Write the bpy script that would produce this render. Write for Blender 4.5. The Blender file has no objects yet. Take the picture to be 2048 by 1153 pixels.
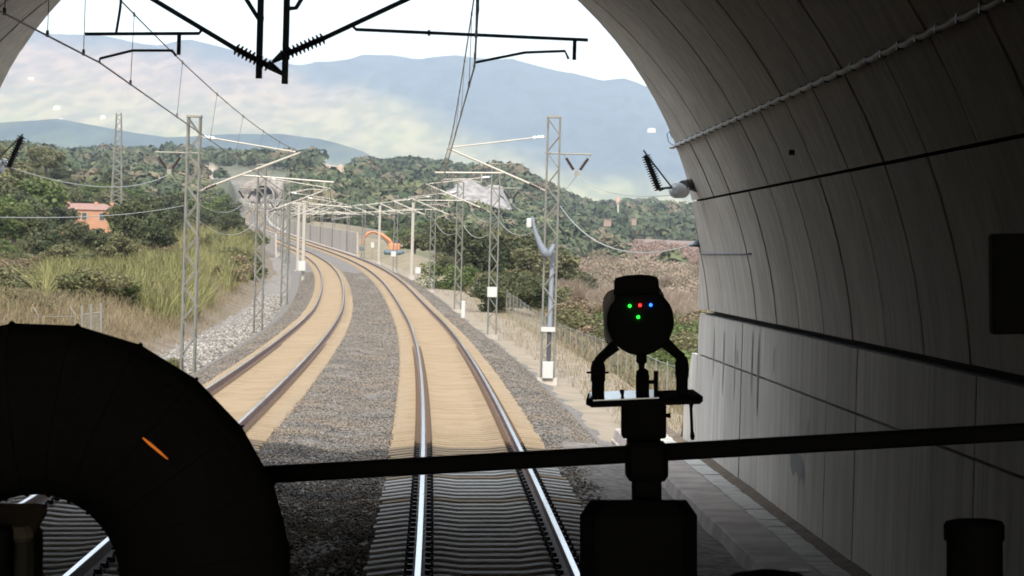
import bpy, math, random
import numpy as np
from mathutils import Vector, Matrix, noise as mnoise
random.seed(7)
RNG = np.random.default_rng(11)
R = math.radians

# ------------------------------------------------------------------ camera, light, exposure
F = 6150.0            # focal length in photograph pixels (2048 wide)
CH = 3.03             # eye height over the rail heads
ROLL = R(1.5)         # the canted track tips the train, and the camera with it
SR, CR = math.sin(ROLL), math.cos(ROLL)
sc = bpy.context.scene
cam_d = bpy.data.cameras.new('camera'); cam = bpy.data.objects.new('camera', cam_d)
sc.collection.objects.link(cam); sc.camera = cam
cam_d.sensor_width = 36.0; cam_d.lens = 36.0 * F / 2048.0
cam_d.shift_y = -70.0 / 2048.0
cam_d.clip_start = 0.1; cam_d.clip_end = 60000
cam_d.dof.use_dof = True; cam_d.dof.focus_distance = 6.0; cam_d.dof.aperture_fstop = 50
cam.matrix_world = Matrix(((CR, -SR, 0, 0), (0, 0, -1, 0), (SR, CR, 0, CH), (0, 0, 0, 1)))

SUN_EL, SUN_AZ = R(38), R(184)      # azimuth clockwise from +Y: behind the camera, a little to the right
world = bpy.data.worlds.new('World'); sc.world = world; world.use_nodes = True
wn = world.node_tree; wn.nodes.clear()
def wnode(t, **k):
    n = wn.nodes.new(t)
    for a, b in k.items(): setattr(n, a, b)
    return n
w_out = wnode('ShaderNodeOutputWorld'); w_bg = wnode('ShaderNodeBackground')
w_sky = wnode('ShaderNodeTexSky', sky_type='NISHITA', sun_disc=False, sun_elevation=SUN_EL, sun_rotation=SUN_AZ)
w_sky.air_density = 1.0; w_sky.dust_density = 1.6; w_sky.ozone_density = 1.0
w_tc = wnode('ShaderNodeTexCoord'); w_map = wnode('ShaderNodeMapping'); w_map.inputs['Scale'].default_value = (3.5, 3.5, 16)
w_no = wnode('ShaderNodeTexNoise'); w_no.inputs['Scale'].default_value = 2.4; w_no.inputs['Detail'].default_value = 5
w_rp = wnode('ShaderNodeValToRGB'); w_rp.color_ramp.elements[0].position = .36; w_rp.color_ramp.elements[1].position = .66
w_rp.color_ramp.elements[0].color = (.30, .30, .30, 1); w_rp.color_ramp.elements[1].color = (1, 1, 1, 1)
w_mx = wnode('ShaderNodeMix', data_type='RGBA')
# overcast luminance: three times as bright overhead as at the horizon
w_sep = wnode('ShaderNodeSeparateXYZ'); w_el = wnode('ShaderNodeMapRange'); w_el.inputs['From Min'].default_value = 0; w_el.inputs['From Max'].default_value = 1
w_el.inputs['To Min'].default_value = 1/3; w_el.inputs['To Max'].default_value = 1
w_cl = wnode('ShaderNodeMix', data_type='RGBA', blend_type='MULTIPLY'); w_cl.inputs['Factor'].default_value = 1; w_cl.inputs['A'].default_value = (9.5, 9.9, 10.6, 1)
wn.links.new(w_tc.outputs['Generated'], w_sep.inputs['Vector']); wn.links.new(w_sep.outputs['Z'], w_el.inputs['Value'])
wn.links.new(w_el.outputs['Result'], w_cl.inputs['B']); wn.links.new(w_cl.outputs['Result'], w_mx.inputs['B'])
wn.links.new(w_tc.outputs['Generated'], w_map.inputs['Vector']); wn.links.new(w_map.outputs['Vector'], w_no.inputs['Vector'])
wn.links.new(w_no.outputs['Fac'], w_rp.inputs['Fac']); wn.links.new(w_rp.outputs['Color'], w_mx.inputs['Factor'])
wn.links.new(w_sky.outputs['Color'], w_mx.inputs['A']); wn.links.new(w_mx.outputs['Result'], w_bg.inputs['Color'])
w_bg.inputs['Strength'].default_value = 0.15
wn.links.new(w_bg.outputs['Background'], w_out.inputs['Surface'])
sun_d = bpy.data.lights.new('sun', 'SUN'); sun_d.energy = 2.1; sun_d.angle = R(1.5); sun_d.color = (1, .94, .84)
sun = bpy.data.objects.new('sun', sun_d); sc.collection.objects.link(sun)
sdir = Vector((math.sin(SUN_AZ) * math.cos(SUN_EL), math.cos(SUN_AZ) * math.cos(SUN_EL), math.sin(SUN_EL)))
sun.rotation_euler = sdir.to_track_quat('Z', 'Y').to_euler(); sun.location = sdir * 300
sc.view_settings.view_transform = 'Standard'; sc.view_settings.look = 'None'
sc.cycles.diffuse_bounces = 8; sc.cycles.max_bounces = 14
sc.view_settings.exposure = 1.12; sc.view_settings.gamma = 1.0; sc.view_settings.use_curve_mapping = False

# ------------------------------------------------------------------ places
def W(x, y, z):
    "track-plane coordinates (x right, y ahead, z over the rail heads) to the level world"
    return Vector((x * CR - (z - CH) * SR, y, CH + x * SR + (z - CH) * CR))
def U(px, py, Y):
    "the point at distance Y seen at photograph pixel (px, py)"
    return W((px - 1024) * Y / F, Y, CH - (py - 506) * Y / F)
def herm(p, y):
    for a, b in zip(p, p[1:]):
        if y <= b[0]:
            h = b[0] - a[0]; t = (y - a[0]) / h
            return (2*t**3-3*t*t+1)*a[1] + (t**3-2*t*t+t)*h*a[2] + (-2*t**3+3*t*t)*b[1] + (t**3-t*t)*h*b[2]
    b = p[-1]; return b[1] + (y - b[0]) * b[2]
XP = [(480, -29.7, -.1035), (790, -61.5, -.1), (1500, -119.0, -.06)]
ZP = [(150, 0, 0), (240, .85, .0125), (440, 3.35, .0148), (790, 9.2, .0185), (1500, 25.2, .0235)]
def xt(Y): return .494 - .0191 * Y - Y * Y / 10960. if Y <= 480 else herm(XP, Y)
def zt(Y): return 0. if Y <= 150 else herm(ZP, Y)
def T(d, Y, z):
    s = (xt(Y + .5) - xt(Y - .5)); n = 1 / math.hypot(1, s)
    return W(xt(Y) + d * n, Y - d * s * n, zt(Y) + z)
DL, ZL = -4.72, .08      # the second track: offset and height

# ------------------------------------------------------------------ mesh builder
COL = sc.collection
class MB:
    def __init__(s): s.v = []; s.f = []; s.m = []; s.cur = 0
    def add(s, vs, fs, mi=None):
        b = len(s.v); s.v += [tuple(v) for v in vs]
        s.f += [tuple(i + b for i in f) for f in fs]; s.m += [s.cur if mi is None else mi] * len(fs); return s
    def box(s, c, d, M=None, mi=None):
        c = Vector(c); x, y, z = d[0]/2, d[1]/2, d[2]/2
        vs = [Vector((i*x, j*y, k*z)) for k in (-1, 1) for j in (-1, 1) for i in (-1, 1)]
        if M is not None: vs = [M @ v for v in vs]
        return s.add([c + v for v in vs], [(0,2,3,1),(4,5,7,6),(0,1,5,4),(2,6,7,3),(0,4,6,2),(1,3,7,5)], mi)
    def bbox(s, c, d, b=.01, M=None):
        "box with chamfered vertical edges and top"
        x, y, z = d[0]/2, d[1]/2, d[2]/2; c = Vector(c)
        def ring(o, zz):
            X, Y = x - o, y - o; q = b
            return [(-X+q,-Y,zz),(X-q,-Y,zz),(X,-Y+q,zz),(X,Y-q,zz),(X-q,Y,zz),(-X+q,Y,zz),(-X,Y-q,zz),(-X,-Y+q,zz)]
        rs = ring(b*.7, -z) + ring(0, -z+b) + ring(0, z-b) + ring(b*.7, z)
        if M is not None: rs = [M @ Vector(r) for r in rs]
        vs = [c + Vector(r) for r in rs]; fs = [tuple(range(7,-1,-1)), tuple(range(24,32))]
        for k in range(3):
            for i in range(8): fs.append((k*8+i, k*8+(i+1)%8, k*8+8+(i+1)%8, k*8+8+i))
        return s.add(vs, fs)
    def tube(s, pts, r, n=8, cap=True):
        pts = [Vector(p) for p in pts]; rr = r if isinstance(r, (list, tuple)) else [r]*len(pts)
        vs = []; fs = []
        up = Vector((0, 0, 1)); d0 = (pts[-1] - pts[0]).normalized()
        if abs(d0.z) > .9: up = Vector((1, 0, 0))
        for i, p in enumerate(pts):
            a = pts[max(i-1, 0)]; b = pts[min(i+1, len(pts)-1)]; d = (b - a).normalized()
            u = d.cross(up).normalized(); w = u.cross(d)
            for k in range(n):
                t = 2*math.pi*k/n; vs.append(p + (u*math.cos(t) + w*math.sin(t)) * rr[i])
        for i in range(len(pts)-1):
            for k in range(n): fs.append((i*n+k, i*n+(k+1)%n, (i+1)*n+(k+1)%n, (i+1)*n+k))
        if cap: fs += [tuple(range(n-1,-1,-1)), tuple((len(pts)-1)*n+k for k in range(n))]
        return s.add(vs, fs)
    def insulator(s, p0, p1, rc, rd, n=8, seg=10):
        p0, p1 = Vector(p0), Vector(p1); pts = []; rs = []
        for i in range(n):
            for t, r in ((.05, rc), (.35, rd), (.6, rd*.96), (.7, rc)):
                pts.append(p0.lerp(p1, (i + t) / n)); rs.append(r)
        pts = [p0] + pts + [p1]; rs = [rc] + rs + [rc]
        # radial frame must stay fixed along the axis
        return s.tube(pts, rs, seg)
    def sweep(s, sec, place, Ys, closed=True, mats=None):
        "sec: list of (d, z); place(d, Y, z) -> point"
        n = len(sec); b = []
        for Y in Ys: b += [place(d, Y, z) for d, z in sec]
        fs = []; ms = []
        for i in range(len(Ys)-1):
            for k in range(n if closed else n-1):
                fs.append((i*n+k, i*n+(k+1)%n, (i+1)*n+(k+1)%n, (i+1)*n+k)); ms.append(mats[k] if mats else s.cur)
        o = len(s.v); s.v += [tuple(v) for v in b]; s.f += [tuple(i+o for i in f) for f in fs]; s.m += ms
        if closed:
            s.f += [tuple(o+k for k in range(n)), tuple(o+(len(Ys)-1)*n+k for k in range(n-1,-1,-1))]; s.m += [0, 0]
        return s
    def mesh(s, name, mats, org=(0,0,0), smooth=False):
        me = bpy.data.meshes.new(name); o = Vector(org)
        me.from_pydata([(v[0]-o.x, v[1]-o.y, v[2]-o.z) for v in s.v], [], s.f)
        for m in (mats if isinstance(mats, (list, tuple)) else [mats]): me.materials.append(m)
        me.polygons.foreach_set('material_index', s.m)
        if smooth: me.polygons.foreach_set('use_smooth', [True]*len(s.f))
        me.update(); return me
    def build(s, name, mats, parent=None, org=None, smooth=False, **tags):
        if org is None: org = parent['_o'] if parent is not None and '_o' in parent else (0,0,0)
        ob = bpy.data.objects.new(name, s.mesh(name, mats, org, smooth)); COL.objects.link(ob)
        if parent is not None: ob.parent = parent
        else: ob.location = org
        for k, v in tags.items(): ob[k] = v
        return ob
def bulk(name, V, Fc, mats, parent=None, smooth=False, col=None, **tags):
    "V (n,3), Fc (m,k) numpy -> one object, fast"
    me = bpy.data.meshes.new(name); V = np.asarray(V, np.float32); Fc = np.asarray(Fc, np.int32); m, k = Fc.shape
    me.vertices.add(len(V)); me.vertices.foreach_set('co', V.ravel())
    me.loops.add(m*k); me.loops.foreach_set('vertex_index', Fc.ravel())
    me.polygons.add(m); me.polygons.foreach_set('loop_start', np.arange(0, m*k, k, dtype=np.int32))
    me.polygons.foreach_set('loop_total', np.full(m, k, np.int32))
    if smooth: me.polygons.foreach_set('use_smooth', np.ones(m, bool))
    for q in (mats if isinstance(mats, (list, tuple)) else [mats]): me.materials.append(q)
    if col is not None:
        a = me.attributes.new('tint', 'FLOAT_COLOR', 'POINT'); a.data.foreach_set('color', np.asarray(col, np.float32).ravel())
    me.update(); me.validate()
    ob = bpy.data.objects.new(name, me); COL.objects.link(ob)
    if parent is not None: ob.parent = parent
    for a, b in tags.items(): ob[a] = b
    return ob
def thing(name, label, cat, org=(0,0,0), group=None, rz=0):
    o = bpy.data.objects.new(name, None); COL.objects.link(o); o.location = org; o.rotation_euler = (0,0,rz)
    o.empty_display_size = .2; o['label'] = label; o['category'] = cat
    if group: o['group'] = group
    o['_o'] = tuple(org); return o
def local(o): o['_o'] = (0., 0., 0.); return o
def copy_tree(o, parent=None):
    c = o.copy(); COL.objects.link(c)
    if parent is not None: c.parent = parent
    for ch in list(o.children): copy_tree(ch, c)
    return c

# ------------------------------------------------------------------ materials
def mat(name, col, rough=.8, metal=0, var=0, scale=5, stretch=(1,1,1), bump=0, bscale=40, spec=.5, col2=None, emit=None, obj=True, detail=6, isl=0, attr=False, transl=0, lo=.35, hi=.65):
    m = bpy.data.materials.new(name); m.use_nodes = True; nt = m.node_tree; nd = nt.nodes; L = nt.links
    p = nd['Principled BSDF']; p.inputs['Roughness'].default_value = rough; p.inputs['Metallic'].default_value = metal
    p.inputs['Specular IOR Level'].default_value = spec
    c = (*col, 1); p.inputs['Base Color'].default_value = c; src = None
    tc = nd.new('ShaderNodeTexCoord'); mp = nd.new('ShaderNodeMapping'); mp.inputs['Scale'].default_value = stretch
    if obj: L.new(tc.outputs['Object'], mp.inputs['Vector'])
    else:
        g = nd.new('ShaderNodeNewGeometry'); L.new(g.outputs['Position'], mp.inputs['Vector'])
    if var or col2:
        c2 = (*(col2 or [x*(1-var) for x in col]), 1)
        no = nd.new('ShaderNodeTexNoise'); no.inputs['Scale'].default_value = scale; no.inputs['Detail'].default_value = detail
        L.new(mp.outputs['Vector'], no.inputs['Vector'])
        rp = nd.new('ShaderNodeValToRGB'); rp.color_ramp.elements[0].position = lo; rp.color_ramp.elements[1].position = hi
        rp.color_ramp.elements[0].color = c; rp.color_ramp.elements[1].color = c2
        L.new(no.outputs['Fac'], rp.inputs['Fac']); src = rp.outputs['Color']
    if attr:
        at = nd.new('ShaderNodeAttribute'); at.attribute_name = 'tint'
        if src is None: src = at.outputs['Color']
        else:
            mx = nd.new('ShaderNodeMix'); mx.data_type = 'RGBA'; mx.blend_type = 'MULTIPLY'; mx.inputs['Factor'].default_value = 1
            L.new(src, mx.inputs['A']); L.new(at.outputs['Color'], mx.inputs['B']); src = mx.outputs['Result']
    if isl:
        g2 = nd.new('ShaderNodeNewGeometry'); mr = nd.new('ShaderNodeMapRange'); mr.inputs['To Min'].default_value = 1-isl; mr.inputs['To Max'].default_value = 1+isl
        L.new(g2.outputs['Random Per Island'], mr.inputs['Value'])
        mx = nd.new('ShaderNodeMix'); mx.data_type = 'RGBA'; mx.blend_type = 'MULTIPLY'; mx.inputs['Factor'].default_value = 1
        if src is None: mx.inputs['A'].default_value = c
        else: L.new(src, mx.inputs['A'])
        L.new(mr.outputs['Result'], mx.inputs['B']); src = mx.outputs['Result']
    if src is not None: L.new(src, p.inputs['Base Color'])
    if bump:
        nb = nd.new('ShaderNodeTexNoise'); nb.inputs['Scale'].default_value = bscale; nb.inputs['Detail'].default_value = 5
        L.new(mp.outputs['Vector'], nb.inputs['Vector']); bm = nd.new('ShaderNodeBump'); bm.inputs['Strength'].default_value = bump
        bm.inputs['Distance'].default_value = .05; L.new(nb.outputs['Fac'], bm.inputs['Height']); L.new(bm.outputs['Normal'], p.inputs['Normal'])
    if transl:
        tr = nd.new('ShaderNodeBsdfTranslucent'); mxs = nd.new('ShaderNodeMixShader'); mxs.inputs['Fac'].default_value = transl
        if src is not None: L.new(src, tr.inputs['Color'])
        else: tr.inputs['Color'].default_value = c
        L.new(p.outputs['BSDF'], mxs.inputs[1]); L.new(tr.outputs['BSDF'], mxs.inputs[2]); L.new(mxs.outputs['Shader'], nd['Material Output'].inputs['Surface'])
    if emit:
        p.inputs['Emission Color'].default_value = (*emit[0], 1); p.inputs['Emission Strength'].default_value = emit[1]
    return m
def concrete(name, a, b, streak=True):
    "cast concrete: broad mottling, rain streaks running down, small pits"
    m = bpy.data.materials.new(name); m.use_nodes = True; nt = m.node_tree; nd = nt.nodes; L = nt.links; p = nd['Principled BSDF']
    p.inputs['Roughness'].default_value = .88; p.inputs['Specular IOR Level'].default_value = .3
    g = nd.new('ShaderNodeNewGeometry')
    def noi(sc_, scale, det=6):
        mp = nd.new('ShaderNodeMapping'); mp.inputs['Scale'].default_value = sc_; L.new(g.outputs['Position'], mp.inputs['Vector'])
        n = nd.new('ShaderNodeTexNoise'); n.inputs['Scale'].default_value = scale; n.inputs['Detail'].default_value = det
        L.new(mp.outputs['Vector'], n.inputs['Vector']); return n.outputs['Fac']
    def ramp(f, lo, hi, c0, c1):
        r = nd.new('ShaderNodeValToRGB'); e = r.color_ramp.elements; e[0].position = lo; e[1].position = hi
        e[0].color = (*c0, 1); e[1].color = (*c1, 1); L.new(f, r.inputs['Fac']); return r.outputs['Color']
    def mul(x, y, f=1):
        mx = nd.new('ShaderNodeMix'); mx.data_type = 'RGBA'; mx.blend_type = 'MULTIPLY'; mx.inputs['Factor'].default_value = f
        L.new(x, mx.inputs['A']); L.new(y, mx.inputs['B']); return mx.outputs['Result']
    c = ramp(noi((1,1,1), .9), .3, .7, a, b)
    c = mul(c, ramp(noi((1,.9,.10), 5.5, 4), .38, .62, (1,1,1), (.76,.75,.73)), .7 if streak else .3)
    c = mul(c, ramp(noi((1,1.3,.06), 9, 2), .60, .72, (1,1,1), (.55,.54,.52)), .55 if streak else 0)
    c = mul(c, ramp(noi((1,1,1), 26, 3), .66, .74, (1,1,1), (.7,.7,.68)), .5)
    mr = nd.new('ShaderNodeMapRange'); mr.inputs['To Min'].default_value = .88; mr.inputs['To Max'].default_value = 1.08
    oi = nd.new('ShaderNodeObjectInfo'); L.new(oi.outputs['Random'], mr.inputs['Value']); c = mul(c, mr.outputs['Result'])
    L.new(c, p.inputs['Base Color'])
    bm = nd.new('ShaderNodeBump'); bm.inputs['Strength'].default_value = .25; bm.inputs['Distance'].default_value = .02
    L.new(noi((1,1,1), 14, 6), bm.inputs['Height']); L.new(bm.outputs['Normal'], p.inputs['Normal'])
    return m
M = dict(
    panel=concrete('arch_concrete', (.58,.52,.44), (.66,.60,.51)),
    wallp=concrete('wall_concrete', (.60,.555,.48), (.68,.635,.56)),
    shell=mat('shell_concrete', (.07,.065,.06), .95),
    walk=mat('walkway_concrete', (.42,.36,.315), .9, var=.35, scale=1.6, bump=.3, bscale=20, obj=False),
    duct=mat('channel_cover_concrete', (.56,.54,.49), .9, var=.3, scale=6, bump=.3, obj=False, isl=.14),
    dirt=mat('trackside_dirt', (.17,.125,.085), 1, col2=(.10,.075,.05), scale=5, bump=.8, bscale=15, obj=False),
    sand=mat('dusty_ballast', (.235,.172,.10), 1, col2=(.28,.205,.125), scale=3, bump=.5, bscale=25, obj=False),
    sleeper=mat('sleeper_concrete', (.225,.165,.095), .9, col2=(.27,.20,.122), scale=1.2, bump=.25, bscale=30, obj=False),
    ballast=mat('ballast_bed', (.075,.068,.06), 1, col2=(.21,.185,.155), scale=9, bump=1.0, bscale=9, obj=False, lo=.38, hi=.62, detail=9),
    stone=mat('ballast_stone', (.115,.107,.095), .95, col2=(.17,.135,.10), scale=.55, obj=False, isl=.55),
    gravel=mat('pale_gravel', (.25,.225,.19), 1, col2=(.10,.085,.065), scale=2.6, bump=1, bscale=7, obj=False),
    rust=mat('rusty_rail_web', (.17,.095,.065), .75, var=.35, scale=3, obj=False),
    rail=mat('polished_rail_head', (.55,.56,.58), .11, 1, spec=.6),
    clip=mat('rail_clip', (.035,.03,.028), .7), clip2=mat('dusty_rail_clip', (.13,.09,.06), .9), sleeper2=mat('clean_sleeper_concrete', (.44,.425,.39), .85, col2=(.34,.33,.30), scale=1.5, bump=.25, bscale=30, obj=False),
    galv=mat('galvanised_steel', (.245,.235,.20), .55, .25, var=.2, scale=4),
    pale=mat('pale_alloy_tube', (.34,.315,.27), .45, .2),
    white=mat('white_paint', (.42,.42,.40), .5),
    dark=mat('dark_steel', (.10,.135,.16), .5, .3),
    wire=mat('copper_wire', (.16,.14,.12), .5, .5),
    awire=mat('pale_cable', (.36,.35,.32), .5, .3),
    ins=mat('brown_insulator', (.035,.016,.012), .25),
    blackins=mat('black_insulator', (.012,.012,.014), .4),
    glass=mat('white_glass_insulator', (.75,.78,.8), .2),
    black=mat('black_plastic', (.05,.05,.052), .7, spec=.2),
    fabric=mat('black_duct_cloth', (.09,.09,.09), .9, bump=.15, bscale=80, spec=.2),
    greypl=mat('grey_camera_shell', (.30,.30,.31), .25),
    plate=mat('satin_plate', (.42,.45,.48), .09, 1),
    bark=mat('bark', (.09,.07,.05), .95, var=.4, scale=6),
    beige=mat('beige_cab_trim', (.20,.19,.15), .6),
    orange=mat('orange_reflection', (.2,.05,.01), .5, emit=((1,.25,.03), .24)),
    conc2=concrete('parapet_concrete', (.40,.355,.30), (.45,.40,.35)),
    rock=mat('pale_rock', (.28,.24,.20), 1, col2=(.17,.14,.11), scale=.16, bump=1, bscale=.6, obj=False),
    house=mat('orange_render', (.40,.205,.12), .9, var=.15, scale=1),
    roof=mat('clay_tile', (.31,.18,.14), .9, var=.3, scale=3),
    exc=mat('orange_machine_paint', (.50,.20,.085), .5),
)
def leafmat(name, a, b, isl=.45): return mat(name, a, .75, col2=b, scale=.35, obj=False, isl=isl, transl=.25, spec=.2)
L_OAK = leafmat('oak_leaves', (.055,.068,.030), (.09,.095,.045))
L_GRN = leafmat('green_leaves', (.08,.115,.033), (.12,.14,.05))
L_OLV = leafmat('olive_leaves', (.10,.108,.048), (.16,.145,.07))
L_BRN = leafmat('dry_leaves', (.17,.13,.078), (.22,.165,.10))
L_TWG = leafmat('bare_twigs', (.27,.21,.155), (.23,.18,.13), .2)
L_RED = leafmat('rust_leaves', (.32,.12,.06), (.25,.13,.07))
L_REED = leafmat('reed_blades', (.29,.265,.115), (.16,.165,.065), .5)
L_SCR = mat('scrub_twigs', (.66,.66,.66), .9, attr=True, isl=.14, spec=.1, transl=.2)
L_DRY = leafmat('dry_grass', (.26,.205,.125), (.20,.16,.09), .35)
L_FAR = mat('far_leaves', (.47,.50,.49), .9, attr=True, isl=.13, spec=.1)

# ------------------------------------------------------------------ terrain
def mixc(a, b, k): k = min(max(k, 0), 1); return [x*(1-k)+y*k for x, y in zip(a, b)]
TPX = np.array([-6000,-1500,-400,0,200,400,600,800,1000,1200,1400,2200,4500,8000], float)
TY  = np.array([20,60,100,150,220,300,450,600,800,1100,1500,1800,2300,3000,4000,6000,14500], float)
TH = np.array([
 [1,1,1,.6,.2,-.5,-1,-1,-1,-1.6,-2,-2,-2,-2],
 [2,2,1,.5,.3,-.3,-1,-1,-1.2,-2,-2.4,-2.5,-3,-3],
 [3,2,1,.4,.2,.0,-1,-1,-1.5,-2.3,-2.6,-3,-3,-3],
 [4,2,1,.2,.2,.3,-.8,-1,-2,-2.8,-3,-3,-3,-3],
 [6,3,1.,-.2,-.2,.5,.2,-1,-1.5,-3.2,-3.5,-3.5,-3.5,-3.5],
 [9,5,2,-.2,-.4,1,1,0,-1.5,-3.8,-4,-4,-4,-4],
 [14,11,8,5,2.5,2.6,3,1,-2,-4.5,-4.8,-5,-5,-5],
 [20,18,16,13,6.5,6,5,2,-2,-4.5,-5,-5,-5,-5],
 [28,27,24,19,11,10,8,5,0,-3,-4,-4,-4,-4],
 [34,33,30,27,19,17,17,12,8,1,0,0,0,0],
 [45,45,43,40,34,33,35,28,27,9,8,8,8,8],
 [52,52,52,50,46,48,50,42,45,18,17,15,15,15],
 [60,60,62,62,62,64,62,58,50,32,30,28,28,28],
 [60,60,60,60,62,60,58,54,46,46,46,44,45,45],
 [45,45,45,45,45,45,40,40,40,40,38,38,38,38],
 [25]*14, [20]*14], float)
LTY = np.log(TY)
def tab(px, Y):
    px = np.clip(np.asarray(px, float), TPX[0], TPX[-1]); ly = np.log(np.clip(np.asarray(Y, float), 20, 14500))
    i = np.clip(np.searchsorted(TPX, px) - 1, 0, len(TPX)-2); j = np.clip(np.searchsorted(LTY, ly) - 1, 0, len(TY)-2)
    a = (px - TPX[i]) / (TPX[i+1] - TPX[i]); b = (ly - LTY[j]) / (LTY[j+1] - LTY[j])
    a = a*a*(3-2*a); b = b*b*(3-2*b)
    return (TH[j,i]*(1-a) + TH[j,i+1]*a)*(1-b) + (TH[j+1,i]*(1-a) + TH[j+1,i+1]*a)*b
def ground(X, Y):
    h = float(tab(1024 + X / Y * F, Y)) if Y > 20 else -1.
    n = mnoise.noise(Vector((X*.02, Y*.012, 1))) * min(Y*.012, 7) + mnoise.noise(Vector((X*.15, Y*.1, 5))) * .25 + mnoise.noise(Vector((X*.005, Y*.004, 9))) * min(Y*.006, 12)
    h += n * (1 if Y < 2600 else max(.3, 1-(Y-2600)/4000))
    if Y < 1540:
        d = X - xt(Y)*1.0
        zc = W(xt(Y), Y, zt(Y)).z - 1.15
        k = 0.
        if -9.6 < d < 5: k = 1.
        elif d >= 5: k = max(0., 1-(d-5)/5)
        else: k = max(0., 1-(-9.6-d)/5)
        if Y > 1506: k *= max(0, 1-(Y-1506)/14)
        k = k*k*(3-2*k)
        h = h*(1-k) + (zc + (n*.12 if k > .5 else 0))*k
        if k >= 1: h = zc - .12
    return h
pxs = np.concatenate([np.linspace(-6000,-1000,16)[:-1], np.linspace(-1000,-200,20)[:-1], np.linspace(-200,1500,200)[:-1], np.linspace(1500,2600,24)[:-1], np.linspace(2600,8000,16)])
Ys = np.concatenate([np.linspace(-240, 24, 7), np.exp(np.linspace(math.log(30), math.log(600), 150)), np.exp(np.linspace(math.log(615), math.log(14500), 90))])
V = np.zeros((len(Ys)*len(pxs), 3)); C = np.ones((len(V), 4)); q = 0
Ys = np.sort(np.concatenate([Ys, [1498., 1505., 1512., 1519.]]))
V = np.zeros((len(Ys)*len(pxs), 3)); C = np.ones((len(V), 4))
for Y in Ys:
    for px in pxs:
        X = (px - 1024) / F * max(Y, 30) * (1 + 2.0*(abs(px-1024) > 2500))
        z = ground(X, Y) if Y > 20 else -1.6
        V[q] = (X, Y, z)
        d = X - xt(max(Y, 0))
        n1 = mnoise.noise(Vector((X*.03, Y*.02, 2))) + .5*mnoise.noise(Vector((X*.3, Y*.15, 3)))
        dry = (.27,.215,.125); grn = (.115,.125,.05); brown = (.20,.15,.095)
        if d > 0:
            k = min(max((d-9)/14 + n1*.4, 0), 1); c = [a*(1-k) + b*k for a, b in zip(dry, grn if n1 > -.1 else brown)]
        else:
            k = min(max((-d-13)/12 + n1*.5, 0), 1); c = [a*(1-k) + b*k for a, b in zip(brown, (.15,.14,.06))]
        if 1085 < px < 1600 and 260 < Y < 1500:
            k = min((px-1085)/60, (Y-260)/60, 1)*(.7+n1*.5); c = mixc(c, (.31,.24,.175), k)
        elif Y > 700:
            k = min((Y-700)/500, 1); g = (.10,.105,.05) if n1 > -.2 else (.15,.13,.07)
            c = [a*(1-k) + b*k for a, b in zip(c, g)]
        def spot(x0, x1, y0, y1, cc):
            global c
            if x0 < px < x1 and y0 < Y < y1: c = list(cc)
        spot(640, 690, 1450, 2300, (.50,.38,.25)); spot(700, 745, 1650, 2000, (.46,.36,.24))
        spot(130, 240, 640, 780, (.13,.19,.05)); spot(405, 640, 2050, 2200, (.09,.15,.06))
        spot(405, 430, 1300, 1900, (.46,.36,.27)); spot(1255, 1440, 900, 1500, (.27,.19,.15))
        spot(1020, 1060, 1500, 2000, (.36,.33,.27)); spot(420, 580, 1380, 1600, (.27,.235,.19))
        spot(270, 330, 480, 560, (.42,.36,.26))
        C[q, :3] = c; q += 1
nx = len(pxs); ii = np.arange(len(Ys)-1)[:,None]*nx + np.arange(nx-1)[None,:]; ii = ii.ravel()
FQ = np.stack([ii, ii+1, ii+nx+1, ii+nx], 1)
M['ground'] = mat('earth_and_grass', (.86,.86,.86), 1, col2=(.58,.58,.55), scale=.5, bump=.6, bscale=3, obj=False, attr=True)
bulk('ground', V, FQ, M['ground'], smooth=True, col=C, kind='structure')

# far hills and mountain, each a real relief at its own distance
def interp(tb, x): return float(np.interp(x, [a for a, _ in tb], [b for _, b in tb]))
def relief(name, sky, Y0, Y1, mats, colf, seed, rough):
    px_ = np.concatenate([np.linspace(-6500,-600,20)[:-1], np.linspace(-600,1700,400)[:-1], np.linspace(1700,8500,24)]); N = 120
    V = []; C = []
    for j in range(N+14):
        t = j / (N-1)
        for px in px_:
            tt = min(t, 1); Y = Y0 + (Y1-Y0)*t; X = (px-1024)/F*Y
            top = U(px, interp(sky, px), Y1).z
            f = tt**1.15 if t <= 1 else max(0, 1-(t-1)*3)
            h = 20 + max(top-20, 0) * f
            n = mnoise.fractal(Vector((X/420+seed, Y/1500, seed)), .9, 2.1, 6); r2 = 1-abs(mnoise.noise(Vector((X/300+n*.5, Y/2400, seed+4))))*2
            h += rough * (n*.9 + r2*.8) * (tt*(1.25-tt))*1.6 * (1 if t <= 1 else .3)
            if top < 25: h = min(h, 20)-8
            V.append((X, Y, h)); C.append((*colf(px, tt, n, r2), 1))
    n_ = len(px_); ii = (np.arange(N+13)[:,None]*n_ + np.arange(n_-1)[None,:]).ravel()
    return bulk(name, V, np.stack([ii, ii+1, ii+n_+1, ii+n_], 1), mats, smooth=True, col=C, kind='structure')
def mixc(a, b, k): k = min(max(k, 0), 1); return [x*(1-k)+y*k for x, y in zip(a, b)]
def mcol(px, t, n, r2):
    cloud_shade = (.020,.058,.088); green = (.25,.245,.105); dry = (.30,.255,.125); bare = (.30,.205,.145)
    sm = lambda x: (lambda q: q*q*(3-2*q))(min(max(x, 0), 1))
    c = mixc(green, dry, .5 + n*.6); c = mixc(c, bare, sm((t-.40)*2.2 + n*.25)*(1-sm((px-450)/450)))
    edge = .90 - .62*sm((px-480)/760)                      # cloud shadow painted into the slope colour, reaching lower towards the right
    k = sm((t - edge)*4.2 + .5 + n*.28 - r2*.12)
    return mixc(c, cloud_shade, k*.92 + (1-k)*min(max(n*.5-.05, 0), .16))
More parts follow.
